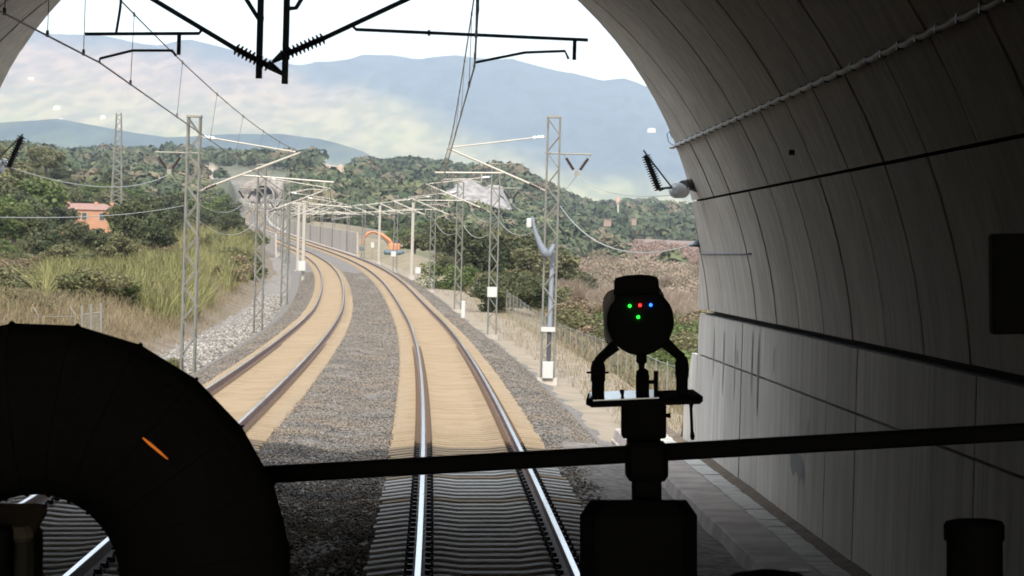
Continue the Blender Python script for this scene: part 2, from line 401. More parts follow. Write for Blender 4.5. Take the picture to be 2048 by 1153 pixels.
SKY_M = [(-6500,250),(-1500,120),(-600,60),(-200,50),(0,52),(100,72),(200,81),(300,96),(370,86),(480,105),(590,130),(680,121),(770,113),(830,120),(900,118),(1000,125),(1100,142),(1200,160),(1240,156),(1300,178),(1400,205),(1600,245),(2000,290),(3000,380),(8500,480)]
SKY_B = [(-6500,300),(-600,232),(0,245),(100,243),(230,262),(330,276),(450,268),(560,270),(640,284),(720,308),(790,340),(900,420),(1000,520),(8500,700)]
M['mtn'] = mat('mountain_cover', (1.15,1.12,1.05), 1, col2=(.70,.76,.76), stretch=(1,.16,1), scale=.016, obj=False, attr=True, detail=12, lo=.4, hi=.6)
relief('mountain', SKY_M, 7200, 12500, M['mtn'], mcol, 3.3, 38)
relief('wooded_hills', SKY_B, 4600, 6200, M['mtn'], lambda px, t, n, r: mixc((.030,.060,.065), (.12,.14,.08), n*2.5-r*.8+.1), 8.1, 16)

# ------------------------------------------------------------------ haze
hz = MB().box((0, 6700, 750), (22000, 13900, 1560)).build('haze', mat('haze_air', (1,1,1)), kind='stuff')
hm = hz.data.materials[0]; hm.node_tree.nodes.clear(); ho = hm.node_tree.nodes.new('ShaderNodeOutputMaterial'); hv = hm.node_tree.nodes.new('ShaderNodeVolumePrincipled')
hv.inputs['Density'].default_value = 6.2e-5; hv.inputs['Color'].default_value = (.76,.87,1,1); hv.inputs['Anisotropy'].default_value = 0.0
hm.node_tree.links.new(hv.outputs['Volume'], ho.inputs['Volume'])

# ------------------------------------------------------------------ track formation
def Ygrid(a, b, s0=1.2, g=1.02):
    o = [a]; s = s0
    while o[-1] < b: o.append(o[-1]+s); s *= g
    o[-1] = b; return o
bed = [(-8.1,-.95),(-6.7,-.36),(-6.1,-.30),(-5.4,-.33),(-4.0,-.33),(-3.2,-.27),(-2.75,-.30),(-2.35,-.40),(-1.95,-.34),(-1.55,-.27),(-.9,-.37),(.9,-.37),(1.55,-.27),(2.0,-.36),(2.7,-.75),(3.1,-1.0),(3.6,-1.12)]
bed = [(d, z + (.09 if d < -2 else .0)) for d, z in bed]
def Tb(d, Y, z): return T(d, Y, z + .035*mnoise.noise(Vector((d*1.3, Y*.7, 0))) - (.004 if abs(d) > 6 else 0))
in_bed = [(-7.55,-.37)] + [(d, z) for d, z in bed if -7.2 < d < 2.0] + [(2.75,-.37)]
MB().sweep(in_bed, Tb, [-62, -40, -20, 0, 10, 16] + list(np.arange(18, 54.5, .8)), closed=False).build('ballast_bed', M['ballast'], smooth=True, kind='structure')
MB().sweep(bed, Tb, [54.3]+Ygrid(55, 1498), closed=False).build('ballast_bed', M['ballast'], smooth=True, kind='structure')
MB().sweep([(-11.6,-.95),(-10.2,-.78),(-9.2,-.82),(-8.0,-.88),(-7.3,-.60)], lambda d, Y, z: T(d, Y, z + .12*mnoise.noise(Vector((d*1.1, Y*.35, 3)))), Ygrid(57, 430), closed=False).build('gravel_path', M['gravel'], smooth=True, kind='structure')
MB().sweep([(2.9,-1.02),(3.8,-1.05),(5.2,-1.12),(6.2,-1.25)], lambda d, Y, z: T(d, Y, z + .12*mnoise.noise(Vector((d*.9, Y*.5, 3)))), Ygrid(55, 430), closed=False).build('trackside_path', mat('sandy_verge', (.27,.215,.15), 1, col2=(.20,.165,.11), scale=.9, bump=.8, bscale=6, obj=False), smooth=True, kind='structure')

RS = [(-.075,-.172),(-.075,-.160),(-.012,-.140),(-.010,-.055),(-.035,-.042),(-.036,-.012),(-.028,-.001),(.028,-.001),(.036,-.012),(.035,-.042),(.010,-.055),(.012,-.140),(.075,-.160),(.075,-.172)]
RMAT = [0]*14; RMAT[6] = 1
def sleeper_mesh():
    xs = [(-1.3,-.055),(-.95,-.012),(-.55,-.006),(-.3,-.035),(.3,-.035),(.55,-.006),(.95,-.012),(1.3,-.055)]
    b = MB(); n = len(xs)
    vs = []
    for x, z in xs: vs += [(x,-.15,-.22),(x,-.140,z-.008),(x,-.128,z+.006),(x,.128,z+.006),(x,.140,z-.008),(x,.15,-.22)]
    fs = [(0,1,2,3,4,5), tuple(6*(n-1)+k for k in (5,4,3,2,1,0))]
    for i in range(n-1):
        for k in range(5): fs.append((6*i+k, 6*i+6+k, 6*i+7+k, 6*i+1+k))
    b.add(vs, fs); return b
SLM = sleeper_mesh()
sl_me = SLM.mesh('sleeper', M['sleeper']); sl_me2 = SLM.mesh('sleeper', M['sleeper2'])
def track(label, d0, z0):
    t = thing('railway_track', label, 'railway track', T(d0, 20, z0))
    for s in (-.7535, .7535):
        MB().sweep([(d0+s+x, z+z0) for x, z in RS], T, [-62, -40, -20] + Ygrid(5, 1515, 1.5, 1.015), mats=RMAT).build('rail', [M['rust'], M['rail']], t)
    org = Vector(t['_o']); Y = 21.0; k = 0; VV = []; FF = []
    base = np.array(SLM.v); fv = [f for f in SLM.f]
    clips = MB(); clips2 = MB(); tris = []
    for f in fv:
        for q in range(1, len(f)-1): tris.append((f[0], f[q], f[q+1]))
    tris = np.array(tris)
    while Y < 700:
        p = T(d0, Y, z0-.178); px_ = (T(d0+1, Y, z0-.178) - p).normalized(); py_ = (T(d0, Y+.5, z0-.178) - p).normalized(); pz_ = px_.cross(py_).normalized()
        jit = random.uniform(-.006, .006)
        Mx = Matrix((px_, py_, pz_)).transposed()
        if k < 300:
            o = bpy.data.objects.new('sleeper', sl_me2 if Y + random.uniform(-5, 5) < 44 else sl_me); COL.objects.link(o); o.parent = t
            o.matrix_local = Matrix.Translation(p - org + py_*jit + px_*random.uniform(-.03, .03)) @ Mx.to_4x4()
        else:
            A = base @ np.array(Mx).T + np.array(p - org); FF.append(tris + len(VV)*len(base)); VV.append(A)
        if Y < 105:
            for s in (-.7535, .7535):
                for e in (-.105, .105):
                    q_ = min(1, (112-Y)/60); (clips if Y < 50 else clips2).box(T(d0+s+e, Y, z0-.172+.025*q_), (.085, .11, .05*q_)); (clips if Y < 50 else clips2).tube([T(d0+s+e*1.25, Y-.03, z0-.16), T(d0+s+e*1.25, Y-.03, z0-.16+.065*q_)], .016, 6)
        k += 1; Y += .6
    bulk('sleeper', np.concatenate(VV), np.concatenate(FF), M['sleeper'], parent=t, kind='stuff')
    clips.build('rail_clips', M['clip'], t, kind='stuff'); clips2.build('rail_clips', M['clip2'], t, kind='stuff')
    return t
track('right-hand track running straight under the camera out of the tunnel', 0, 0)
track('left-hand track partly hidden by the round black duct', DL, ZL)
for d0, z0 in ((0, 0), (DL, ZL)):
    MB().sweep([(d0-1.34,z0-.30),(d0-1.25,z0-.222),(d0-.8,z0-.205),(d0,z0-.232),(d0+.8,z0-.205),(d0+1.25,z0-.222),(d0+1.34,z0-.30)], lambda d, Y, z: T(d, Y, z + .012*mnoise.noise(Vector((d*3, Y*2.2, 1)))), Ygrid(57, 1490, .7, 1.02), closed=False).build('dusty_ballast', M['sand'], smooth=True, kind='structure')
# crushed stone lying on the bed
def stones(n, fd, Y0, Y1, smin, smax, pw=1.6, mt='stone', z_=None):
    oc = np.array([(1,0,0),(-1,0,0),(0,1,0),(0,-1,0),(0,0,1),(0,0,-1)], float)
    of = np.array([(0,2,4),(2,1,4),(1,3,4),(3,0,4),(2,0,5),(1,2,5),(3,1,5),(0,3,5)])
    VV = np.zeros((n,6,3)); bd = [a for a, _ in bed]; bz = [b for _, b in bed]
    for i in range(n):
        u = random.random(); Y = Y0 * (Y1/Y0)**(u**pw); d = fd()
        z = np.interp(d, bd, bz) if z_ is None else z_
        p = T(d, Y, z + random.uniform(-.01, .018)); s = random.uniform(smin, smax)
        q = oc * (RNG.uniform(.55, 1.15, (6,1))) * s * np.array([1, .85, .7])
        a = random.uniform(0, 6.28); b = random.uniform(-.7, .7); ca, sa, cb, sb = math.cos(a), math.sin(a), math.cos(b), math.sin(b)
        Rm = np.array([[ca,-sa,0],[sa,ca,0],[0,0,1]]) @ np.array([[1,0,0],[0,cb,-sb],[0,sb,cb]])
        VV[i] = q @ Rm.T + np.array(p)
    FF = (of[None] + (np.arange(n)*6)[:,None,None]).reshape(-1,3)
    bulk('ballast_stones', VV.reshape(-1,3), FF, M[mt], kind='stuff')
M['palestone'] = mat('pale_rubble', (.27,.25,.22), .95, col2=(.19,.17,.14), scale=.6, obj=False, isl=.5)
stones(7000, lambda: -8.9+random.gauss(0, .75), 60, 230, .04, .13, 1.0, 'palestone', -.80)
stones(46000, lambda: random.uniform(-3.55, -1.32), 24, 110, .022, .042, 1.1)
stones(26000, lambda: random.uniform(-3.45, -1.36), 105, 290, .028, .055, .9)
stones(14000, lambda: random.uniform(1.36, 2.9), 95, 290, .028, .055, .9)
stones(12000, lambda: random.uniform(-7.3, -6.05), 120, 290, .028, .055, .9)
stones(20000, lambda: random.uniform(1.32, 2.75), 24, 100, .022, .042, 1.1)
stones(9000, lambda: random.uniform(-7.3, -6.05), 60, 130, .025, .045, 1.1)
stones(3000, lambda: random.uniform(-1.3, 1.3), 24, 70, .014, .026, 1.1)

# ------------------------------------------------------------------ tunnel
RC, ZC, DC = 6.11, 1.72, -2.36
def PY(d, z): return 55.6 - 1.83*z - .25*(d - DC)
def P(d, Y, z): return T(d, min(Y, PY(d, z)), z)
tun = thing('tunnel', 'grey concrete tunnel mouth with curved panelled vault framing the whole view', 'tunnel', T(DC, 50, 0))
def wall_side(s, off):      # s=+1 right wall, -1 left wall ; off outward
    x0, x1 = 3.72 + off, 3.79 + off
    if s > 0: return x0, x1
    return 2*DC - x0, 2*DC - x1
def shell_section():
    o = .07; pts = []
    for zz, xx in ((-1.6, 3.70+o), (2.045, 3.79+o), (2.045, 4.0), (2.125, 4.0), (2.125, 3.75+o+.03)): pts.append((xx, zz))
    for a in range(5, 176, 5): pts.append((DC + (RC+o)*math.cos(R(a)), ZC + (RC+o)*math.sin(R(a))))
    for zz, xx in ((2.125, 3.75+o+.03), (2.125, 4.0), (2.045, 4.0), (2.045, 3.79+o), (-1.6, 3.70+o)): pts.append((2*DC - xx, zz))
    return pts
sh = shell_section(); outer = [(DC + (RC+.55)*math.cos(R(a)), ZC + (RC+.55)*math.sin(R(a))) for a in range(176, 3, -4)]
outer = [(2*DC-4.3, -1.6)] + outer + [(4.3, -1.6)]
MB().sweep(sh + outer, P, [-42, -20, 0, 10] + list(np.arange(14, 60, 1.5))).build('shell', M['shell'], tun)
MB().sweep([(3.72,-1.2),(3.78,2.0),(3.75,2.13)] + [(DC+RC*math.cos(R(a)), ZC+RC*math.sin(R(a))) for a in range(6,175,6)] + [(2*DC-3.75,2.13),(2*DC-3.78,2.0),(2*DC-3.72,-1.2)], P, [-41.9, -20, 0, 8.2], closed=False).build('rear_lining', M['panel'], tun)  # unseen rear mouth left open to let fill light reach the cab
def slab(surf_in, surf_out, u0, u1, nu, Y0, Y1, nY=2):
    "surf(u)->(d,z); returns MB of a thick slab; clipped by the slanted portal face"
    g = {}
    vs = []; nn = nu+1; ny = nY+1
    for lay, sf in enumerate((surf_in, surf_out)):
        for j in range(ny):
            for i in range(nn):
                d, z = sf(u0 + (u1-u0)*i/nu); vs.append(P(d, Y0+(Y1-Y0)*j/nY, z))
    idx = lambda l, j, i: l*ny*nn + j*nn + i
    fs = []
    for j in range(nY):
        for i in range(nu):
            fs.append((idx(0,j,i), idx(0,j,i+1), idx(0,j+1,i+1), idx(0,j+1,i))); fs.append((idx(1,j,i), idx(1,j+1,i), idx(1,j+1,i+1), idx(1,j,i+1)))
    for i in range(nu):
        fs.append((idx(0,0,i), idx(1,0,i), idx(1,0,i+1), idx(0,0,i+1))); fs.append((idx(0,nY,i), idx(0,nY,i+1), idx(1,nY,i+1), idx(1,nY,i)))
    for j in range(nY):
        fs.append((idx(0,j,0), idx(0,j+1,0), idx(1,j+1,0), idx(1,j,0))); fs.append((idx(0,j,nu), idx(1,j,nu), idx(1,j+1,nu), idx(0,j+1,nu)))
    b = MB(); b.add(vs, fs); return b
def arc(r): return lambda a: (DC + r*math.cos(R(a)), ZC + r*math.sin(R(a)))
JY = [24.7 + 2.35*k for k in range(-7, 14)]
secs = [(3.85, 19.95), (20.25, 28.4), (28.65, 58), (58.2, 90), (90.2, 122), (122.2, 151.3), (151.6, 159.75), (160.0, 176.1)]
for k, Y0 in enumerate(JY[:-1]):
    kk = k - 7
    for a0, a1 in secs:
        am = (a0+a1)/2; d, z = arc(RC)(am)
        if Y0 > PY(*arc(RC)(a0)) - .25 and Y0 > PY(*arc(RC)(a1)) - .25: continue
        g0 = .095 if (kk - 1) % 3 == 0 else .042; jj = random.uniform(-.006, .006)
        slab(arc(RC+jj), arc(RC+.06), a0, a1, max(2, int((a1-a0)/3)), Y0+g0, Y0+2.35-.02).build('lining_panel', M['panel'], tun)
    for s in (1, -1):
        for z0, z1 in ((-1.2, 1.35), (1.38, 2.035)):
            if Y0 > PY(3.8 if s > 0 else -8.5, z1) - .2: continue
            g0 = .05 if kk % 4 == 0 else .014; jj = random.uniform(-.005, .005)
            fi = lambda z, o=0.: ((3.72+o + (z+.2)*.03) if s > 0 else 2*DC-(3.72+o+(z+.2)*.03), z)
            slab(lambda z: fi(z, jj), lambda z: fi(z, .07), z0, z1, 3, Y0+g0, Y0+2.35-.008).build('wall_panel', M['wallp'], tun)
# damp stains and runs on the lower wall: real thin crusts of their own shape
for (px, py0, py1, w) in ((1425,650,760,2.2),(1444,660,790,3),(1466,655,800,2),(1498,660,790,3),(1510,665,835,4),(1540,690,745,2),(1610,840,880,3),(1470,700,730,3)):
    Yw = 4.24/((px-1024)/F+.0191+.0045) if px else 40
    b = MB(); zz = [CH-(p-506)*Yw/F for p in np.linspace(py0, py1, 7)]; w_ = w*Yw/F*3.2
    vs = []
    for i, z in enumerate(zz):
        r = math.sin(math.pi*(i+.6)/7.2)*(.7+.5*random.random())
        dd = 3.72 + (z+.2)*.03 - .009
        vs += [P(dd, Yw - w_*r, z), P(dd, Yw + w_*r, z)]
    b.add(vs, [(2*i, 2*i+1, 2*i+3, 2*i+2) for i in range(6)]); b.build('damp_stain', mat('damp_stain', (.27,.255,.23), .85), tun)
b = MB(); Yw = 36.6
vs = [P(3.72-.008+(CH-(py-506)*Yw/F+.2)*.03, Yw+dy, CH-(py-506)*Yw/F) for dy, py in ((.75,912),(.25,905),(-.3,910),(-.62,925),(-.7,968),(-.45,948),(-.2,962),(.1,945),(.4,960),(.7,940))]
b.add(vs, [tuple(range(len(vs)))]); b.build('damp_stain', mat('dark_patch', (.27,.26,.24), .8), tun)
# walkways
wy = [-58, -30, 0, 14] + list(np.arange(16, 58, 1.5))
def Pw(d, Y, z): return T(d, Y, z)
MB().sweep([(2.70,-.8),(2.70,-.40),(2.735,-.385),(2.77,-.215),(2.80,-.20),(3.28,-.20),(3.28,-.8)], Pw, wy).build('walkway', M['walk'], kind='structure')
MB().sweep([(2*DC-a, b) for a, b in ((2.70,-.8),(2.70,-.40),(2.735,-.385),(2.77,-.215),(2.80,-.20),(3.70,-.20),(3.70,-.8))][::-1], Pw, wy).build('walkway', M['walk'], kind='structure')
MB().sweep([(3.56,-.8),(3.56,-.205),(3.62,-.19),(3.74,-.155),(3.74,-.8)], lambda d, Y, z: Pw(d, Y, z + .012*mnoise.noise(Vector((d*9, Y*3, 0)))), wy).build('dirt_ledge', M['dirt'], kind='structure')
ct = thing('cable_channel', 'pale concrete cable channel with slab covers along the right tunnel wall', 'cable channel', T(3.42, 40, -.2))
MB().sweep([(3.285,-.8),(3.285,-.215),(3.555,-.215),(3.555,-.8)], Pw, wy).build('trough', M['walk'], ct)
Y = 20.
while Y < 57:
    j = random.uniform(-.008, .008); zz = random.uniform(-.004, .008)
    MB().sweep([(3.29+j,-.212),(3.29+j,-.185+zz),(3.55+j,-.185+zz),(3.55+j,-.212)], Pw, [Y+.012, Y+.49]).build('cover_slab', M['duct'], ct); Y += .5
MB().sweep([(3.02,-.2),(3.02,-.192),(3.21,-.192),(3.21,-.2)], Pw, [31.05, 31.32]).build('painted_bar', M['white'], kind='structure')
# conduit with clips, cable in the seam, short cable
def on_arc(a, Y, r=RC-.03): d, z = arc(r)(a); return P(d, Y, z)
MB().box(U(1583,305,29.6), (.05,.12,.05)).build('anchor_hole', M['black'], tun)
cd = thing('conduit', 'sagging pale conduit clipped high along the right side of the vault', 'conduit', on_arc(28.5, 35))
pts = []
for i in range(0, 230):
    Y = 18 + i*.125
    if Y > 46.3: break
    d, z = arc(RC-.035)(28.5); pts.append(T(d, Y, z + .007*math.sin(Y*2*math.pi/.9)))
MB().tube(pts, .026, 8).build('pipe', mat('grey_conduit', (.55,.53,.49), .6), cd, smooth=True)
for i in range(32):
    Y = 18.1 + i*.9
    if Y > 46.2: break
    MB().box(on_arc(28.5, Y, RC-.035), (.05, .05, .068)).build('clip', M['dark'], cd)
MB().tube([on_arc(28.6, 46.2), U(1337, 283, 46.2), U(1334, 268, 46.2), U(1339, 262, 46.2), U(1345, 275, 46.4)], .01, 6).build('loose_end', M['dark'], cd)
MB().tube([on_arc(20.1, Y, RC+.01) for Y in np.arange(17, 46.5, 1.)], .014, 6).build('earth_cable', mat('matt_black_rubber', (.02,.02,.02), 1, spec=0), smooth=True, label='thin dark cable in the vault seam ending at the white disc insulator', category='cable')
MB().tube([on_arc(12.3 , Y, RC-.015) for Y in np.arange(40.6, 49.0, .7)], .011, 6).build('short_cable', M['dark'], smooth=True, label='short thin cable low on the vault beside the portal edge', category='cable')

# wall bracket with insulators, right side
wb = thing('wall_bracket', 'steel wall bracket with leaning black insulator and white disc at right portal edge', 'insulator bracket', U(1400, 368, 45.8))
MB().box(U(1393, 366, 45.9), (.02+.16, .25, .26), Matrix.Rotation(R(20), 3, 'Y')).build('base_plate', M['galv'], wb)
MB().tube([U(1398, 366, 46), U(1366, 372, 45.6)], .085, 10).build('arm', mat('weathered_steel', (.10,.10,.10), .7, .3), wb)
b = MB(); c0, c1 = U(1350, 381, 45.3), U(1368, 381, 45.7); b.insulator(c0, c1, .05, .115, 3, 16); b.build('disc_insulator', M['glass'], wb, smooth=False)
MB().insulator(U(1318, 380, 45.2), U(1291, 310, 45.2), .035, .075, 15, 12).build('ribbed_insulator', M['blackins'], wb)
MB().tube([U(1318,381,45.2), U(1330,376,45.2), U(1345,375,45.2)], .02, 6).build('link', M['dark'], wb)
MB().tube([U(1343,374,45.2), U(1292,308,45.1), U(1287,300,45.1)], .013, 6).build('stay_rod', M['dark'], wb)
wl = thing('wall_bracket', 'steel wall bracket with leaning black ribbed insulator at left portal edge', 'insulator bracket', U(0, 340, 46.5))
MB().tube([U(-70, 372, 47), U(2, 335, 46.5)], .075, 10).build('arm', mat('pale_bracket', (.34,.34,.34), .6, .3), wl)
MB().insulator(U(-12, 333, 46.4), U(14, 322, 46.4), .04, .06, 3, 12).build('disc_insulator', M['glass'], wl)
MB().insulator(U(17, 335, 46.2), U(44, 272, 46.2), .035, .075, 14, 12).build('ribbed_insulator', M['blackins'], wl)
MB().tube([U(-6, 320, 46.2), U(46, 268, 46.1)], .012, 6).build('stay_rod', M['galv'], wl)

# ------------------------------------------------------------------ catenary supports hung from the vault
YH = 37.0
def hanger(label, post_px, py_bot, side):
    t = thing('hanging_support', label, 'catenary support', U(post_px, py_bot, YH))
    K = lambda x, y, dy=0: U(x, y, YH+dy)
    MB().box((K(post_px, py_bot)+K(post_px-2.0*0, -480))/2, (.074, .074, (K(post_px, -480)-K(post_px, py_bot)).length)).build('post', M['dark'], t)
    if side < 0:
        MB().tube([K(300,-5), K(470,97), K(476,100)], .030, 10).build('strut', M['dark'], t)
        MB().tube([K(300,-5), K(120,-110)], .030, 10).build('strut_extension', M['dark'], t)
        MB().insulator(K(470,97), K(540,133), .035, .075, 9, 12).build('insulator', M['blackins'], t)
        MB().tube([K(538,130), K(568,150)], [.055,.02], 8).build('end_fitting', M['dark'], t)
        MB().tube([K(403,60), K(398,67), K(170,68)], .020, 8).build('registration_tube', M['dark'], t)
        MB().tube([K(246,-40), K(240,20), K(232,68)], .016, 8).build('stay_tube', M['dark'], t)
        MB().box(K(358,88), (.045,.045,.26)).build('drop_post', M['dark'], t)
        MB().tube([K(352,112), K(345,101), K(265,101), K(200,117), K(199,126)], .016, 8).build('steady_arm', M['dark'], t)
        MB().tube([K(486,-12), K(516,36), K(528,38)], .026, 8).build('upper_brace', M['dark'], t)
    else:
        MB().tube([K(815,-2), K(640,80)], .030, 10).build('strut', M['dark'], t)
        MB().tube([K(815,-2), K(1000,-90)], .030, 10).build('strut_extension', M['dark'], t)
        MB().insulator(K(648,76), K(562,113), .035, .075, 11, 12).build('insulator', M['blackins'], t)
        MB().tube([K(566,110), K(545,124)], [.055,.02], 8).build('end_fitting', M['dark'], t)
        MB().tube([K(704,50), K(712,59), K(1176,80)], .020, 8).build('registration_tube', M['dark'], t)
        MB().box(K(1149,99), (.045,.045,.25)).build('drop_post', M['dark'], t)
        MB().tube([K(1137,118), K(1130,102), K(1050,105), K(990,117), K(950,125), K(948,134)], .016, 8).build('steady_arm', M['dark'], t)
        MB().tube([K(608,-10), K(592,16), K(578,17)], .026, 8).build('upper_brace', M['dark'], t)
        MB().box(K(858,66), (.03,.05,.07)).build('clamp', M['dark'], t)
    return t
hanger('dark hanging post left of the pair with its arm over the left track', 526, 157, -1)
hanger('dark hanging post right of the pair with its arm over the right track', 578, 168, 1)

# ------------------------------------------------------------------ lineside masts
HM = 8.1
def lattice(t, w0=.20, w1=.185, H=HM, each=True):
    for sx in (-1, 1):
        for sy in (-1, 1):
            MB().tube([(sx*w0, sy*w0, 0), (sx*w1, sy*w1, H)], .028, 4).build('leg', M['galv'], t)
    allb = MB(); n = 15
    for i in range(n):
        z0, z1 = .25 + i*(H-.3)/n, .25 + (i+1)*(H-.3)/n
        s = 1 if i % 2 else -1
        for ax in (0, 1):
            for sd in (-1, 1):
                w = w0-.005
                p, q = ((-s*w, sd*w, z0), (s*w, sd*w, z1)) if ax == 0 else ((sd*w, -s*w, z0), (sd*w, s*w, z1))
                b = MB() if each else allb; b.tube([p, q], .017, 4)
                if each: b.build('brace', M['galv'], t)
    if not each: allb.build('lattice', M['galv'], t)
    MB().box((0,0,H), (2*w1+.08, 2*w1+.08, .06)).build('top_plate', M['galv'], t)
def arms(t, s, reg, ve=True, thick=1.):
    "s: +1 the track lies towards +x"
    X = lambda x, z: (s*x, 0, z)
    b = MB(); b.tube([X(.2, 7.5), X(.32, 7.48)], .02, 6); b.tube([X(.62, 7.44), X(3.15, 7.08)], .022*thick, 8); b.build('stay_tube', M['pale'], t)
    MB().insulator(X(.30, 7.48), X(.64, 7.44), .03, .06, 3, 10).build('stay_insulator', M['glass'], t)
    b = MB(); b.tube([X(.2, 5.80), X(.38, 5.88)], .03, 6); b.tube([X(.70, 6.02), X(3.3, 7.07)], .036*thick, 10); b.build('strut', M['pale'], t)
    MB().insulator(X(.38, 5.88), X(.72, 6.03), .04, .072, 6, 10).build('strut_insulator', M['ins'], t)
    if reg:   # long registration tube, arm pulls back
        MB().tube([X(1.45, 6.33), X(4.35, 6.18)], .028*thick, 8).build('registration_tube', M['pale'], t)
        MB().tube([X(4.05, 6.2), X(4.05, 5.92)], .02, 6).build('drop_post', M['pale'], t)
        MB().tube([X(4.0, 5.94), X(3.6, 5.95), X(3.0, 5.83), X(2.95, 5.78)], .018*thick, 6).build('steady_arm', M['pale'], t)
    else:
        MB().tube([X(1.5, 6.33), X(3.65, 6.29)], .028*thick, 8).build('registration_tube', M['pale'], t)
        MB().tube([X(2.2, 6.3), X(2.2, 6.0)], .02, 6).build('drop_post', M['pale'], t)
        MB().tube([X(2.25, 6.02), X(2.7, 6.12), X(3.4, 6.08), X(3.45, 6.03)], .018*thick, 6).build('steady_arm', M['pale'], t)
    if ve:
        MB().tube([X(.25, 6.97), X(-1.2, 6.97)], .03, 6).build('bracket', M['galv'], t)
        for a, b_ in ((-.34, -.64), (-1.15, -.84)):
            MB().tube([X(a, 6.95), X(a+(b_-a)*.25, 6.80)], .016, 6).build('link', M['galv'], t)
            MB().insulator(X(a+(b_-a)*.22, 6.84), X(b_, 6.48), .035, .062, 7, 10).build('feeder_insulator', M['ins'], t)
        MB().box(X(-.74, 6.38), (.14,.08,.16)).build('clamp', M['galv'], t)
def new_mast(side, kind, each, label='', group='lattice masts beside the railway'):
    t = local(thing('catenary_mast', label, 'catenary mast', (0,0,0), group))
    s = -1 if side > 0 else 1
    if kind == 'lattice': lattice(t, each=each)
    else:
        b = MB(); b.box((0,-.11,3.6), (.26,.03,7.2)); b.box((0,.11,3.6), (.26,.03,7.2)); b.box((0,0,3.6), (.03,.19,7.2)); b.build('column', M['pale'], t)
        MB().box((0,0,.15), (.6,.6,.3)).build('footing', M['conc2'], t)
    arms(t, s, side < 0, kind == 'lattice', 1. if each else 1.5)
    MB().box((0,0,-.22), (.62,.62,.5)).build('concrete_base', M['conc2'], t)
    return t
def put(t, Y, side, label, d=None):
    d = d if d is not None else (3.24 if side > 0 else -7.85)
    p = T(d, Y, -.86); t.location = p; t.rotation_euler = (0,0,-math.atan2(xt(Y+1)-xt(Y-1), 2)*-1)
    t['label'] = label; return t
RY = [(95,'lattice'),(145,'lattice'),(195,'lattice'),(245,'lattice'),(290,'column'),(332,'lattice'),(375,'column'),(420,'lattice')]
LYs = [(95,'lattice'),(147,'lattice'),(200,'lattice'),(262,'column'),(320,'column'),(375,'lattice'),(420,'lattice')]
words = ['nearest', 'second', 'third', 'fourth', 'fifth', 'sixth', 'seventh', 'eighth']
mast_at = {1: [], -1: []}
for side, lst in ((1, RY), (-1, LYs)):
    pr = {}
    for i, (Y, kind) in enumerate(lst):
        each = i < 3 and kind == 'lattice'; key = (kind, each)
        sd = 'right' if side > 0 else 'left'
        what = 'pale lattice mast with arm' if kind == 'lattice' else 'solid pale column mast with arm'
        lab = '%s, %s from the tunnel on the %s of the tracks' % (what, words[i], sd)
        if key not in pr: pr[key] = new_mast(side, kind, each); t = pr[key]
        else: t = copy_tree(pr[key])
        put(t, Y, side, lab, {262: -7.05, 320: -7.35}.get(Y) if side < 0 else None); mast_at[side].append((Y, t))
    far = pr[('lattice', False)]
    for Y in range(465, 1500, 48):
        t = copy_tree(far); put(t, Y, side, 'small distant pale catenary mast %s' % ('along the right of the viaduct' if side > 0 else 'along the left of the viaduct'))
        t['group'] = 'distant masts on the %s' % sd; mast_at[side].append((Y, t))
# overhead lines
def line(label, pts_c, pts_m, name='overhead_line', near=2):
    t = thing(name, label, 'overhead line', pts_c[1])
    def sag(a, b, s, n=12): return [Vector(a).lerp(Vector(b), i/n) - Vector((0,0,4*s*(i/n)*(1-i/n))) for i in range(n+1)]
    for i, (a, b) in enumerate(zip(pts_c, pts_c[1:])):
        r = .011 if i < near+1 else .018
        MB().tube([a, b], r, 6).build('contact_wire', M['wire'], t)
    for i, (a, b) in enumerate(zip(pts_m, pts_m[1:])):
        r = .010 if i < near+1 else .016
        s = (.27 if i == 1 else .55) if i else .12
        MB().tube(sag(a, b, s), r, 6).build('messenger_wire', M['wire'], t)
        if i <= 4:
            n = 7 if i else 3
            for k in range(n):
                u = (k+.5)/n; m_ = Vector(a).lerp(Vector(b), u) - Vector((0,0,4*s*u*(1-u))); c_ = Vector(pts_c[i]).lerp(Vector(pts_c[i+1]), u)
                b2 = MB(); b2.tube([m_, c_], .0045 if i < 2 else .008, 4); b2.box(c_+Vector((0,0,.02)), (.03,.03,.07)); b2.box(m_, (.025,.025,.06)); b2.build('dropper', M['wire'], t)
    return t
pc = [U(957,-8,28), U(949,133,37)]; pm = [U(962,-230,28), U(953,-38,37)]
for i, (Y, t) in enumerate(mast_at[1]):
    w = -3.42 if i % 2 == 0 else -3.0
    pc.append(t.matrix_basis @ Vector((w, 0, 5.98))); pm.append(t.matrix_basis @ Vector((-3.25, 0, 7.12)))
line('overhead contact and messenger wires above the right-hand track', pc, pm)
pc = [U(-40,2,28.6), U(199,125,37)]; pm = [U(-30,-230,28.6), U(204,-38,37)]
for i, (Y, t) in enumerate(mast_at[-1]):
    w = 2.95 if i % 2 == 0 else 3.4
    pc.append(t.matrix_basis @ Vector((w, 0, 5.76))); pm.append(t.matrix_basis @ Vector((3.25, 0, 7.1)))
line('overhead contact and messenger wires above the left-hand track', pc, pm)
def cable(label, pts, r=.012, name='feeder_cable', m='awire', s=0.5):
    b = MB()
    for k, (p, q, sg) in enumerate(pts):
        n = 16; b.tube([Vector(p).lerp(Vector(q), i/n) - Vector((0,0,4*sg*(i/n)*(1-i/n))) for i in range(n+1)], r if k < 2 else r*1.5, 6)
    return b.build(name, M[m], label=label, category='cable')
Rm = [t for _, t in mast_at[1]]; Lm = [t for _, t in mast_at[-1]]
vR = [t.matrix_basis @ Vector((.74,0,6.3)) for t in Rm]; vL = [t.matrix_basis @ Vector((-.74,0,6.3)) for t in Lm]
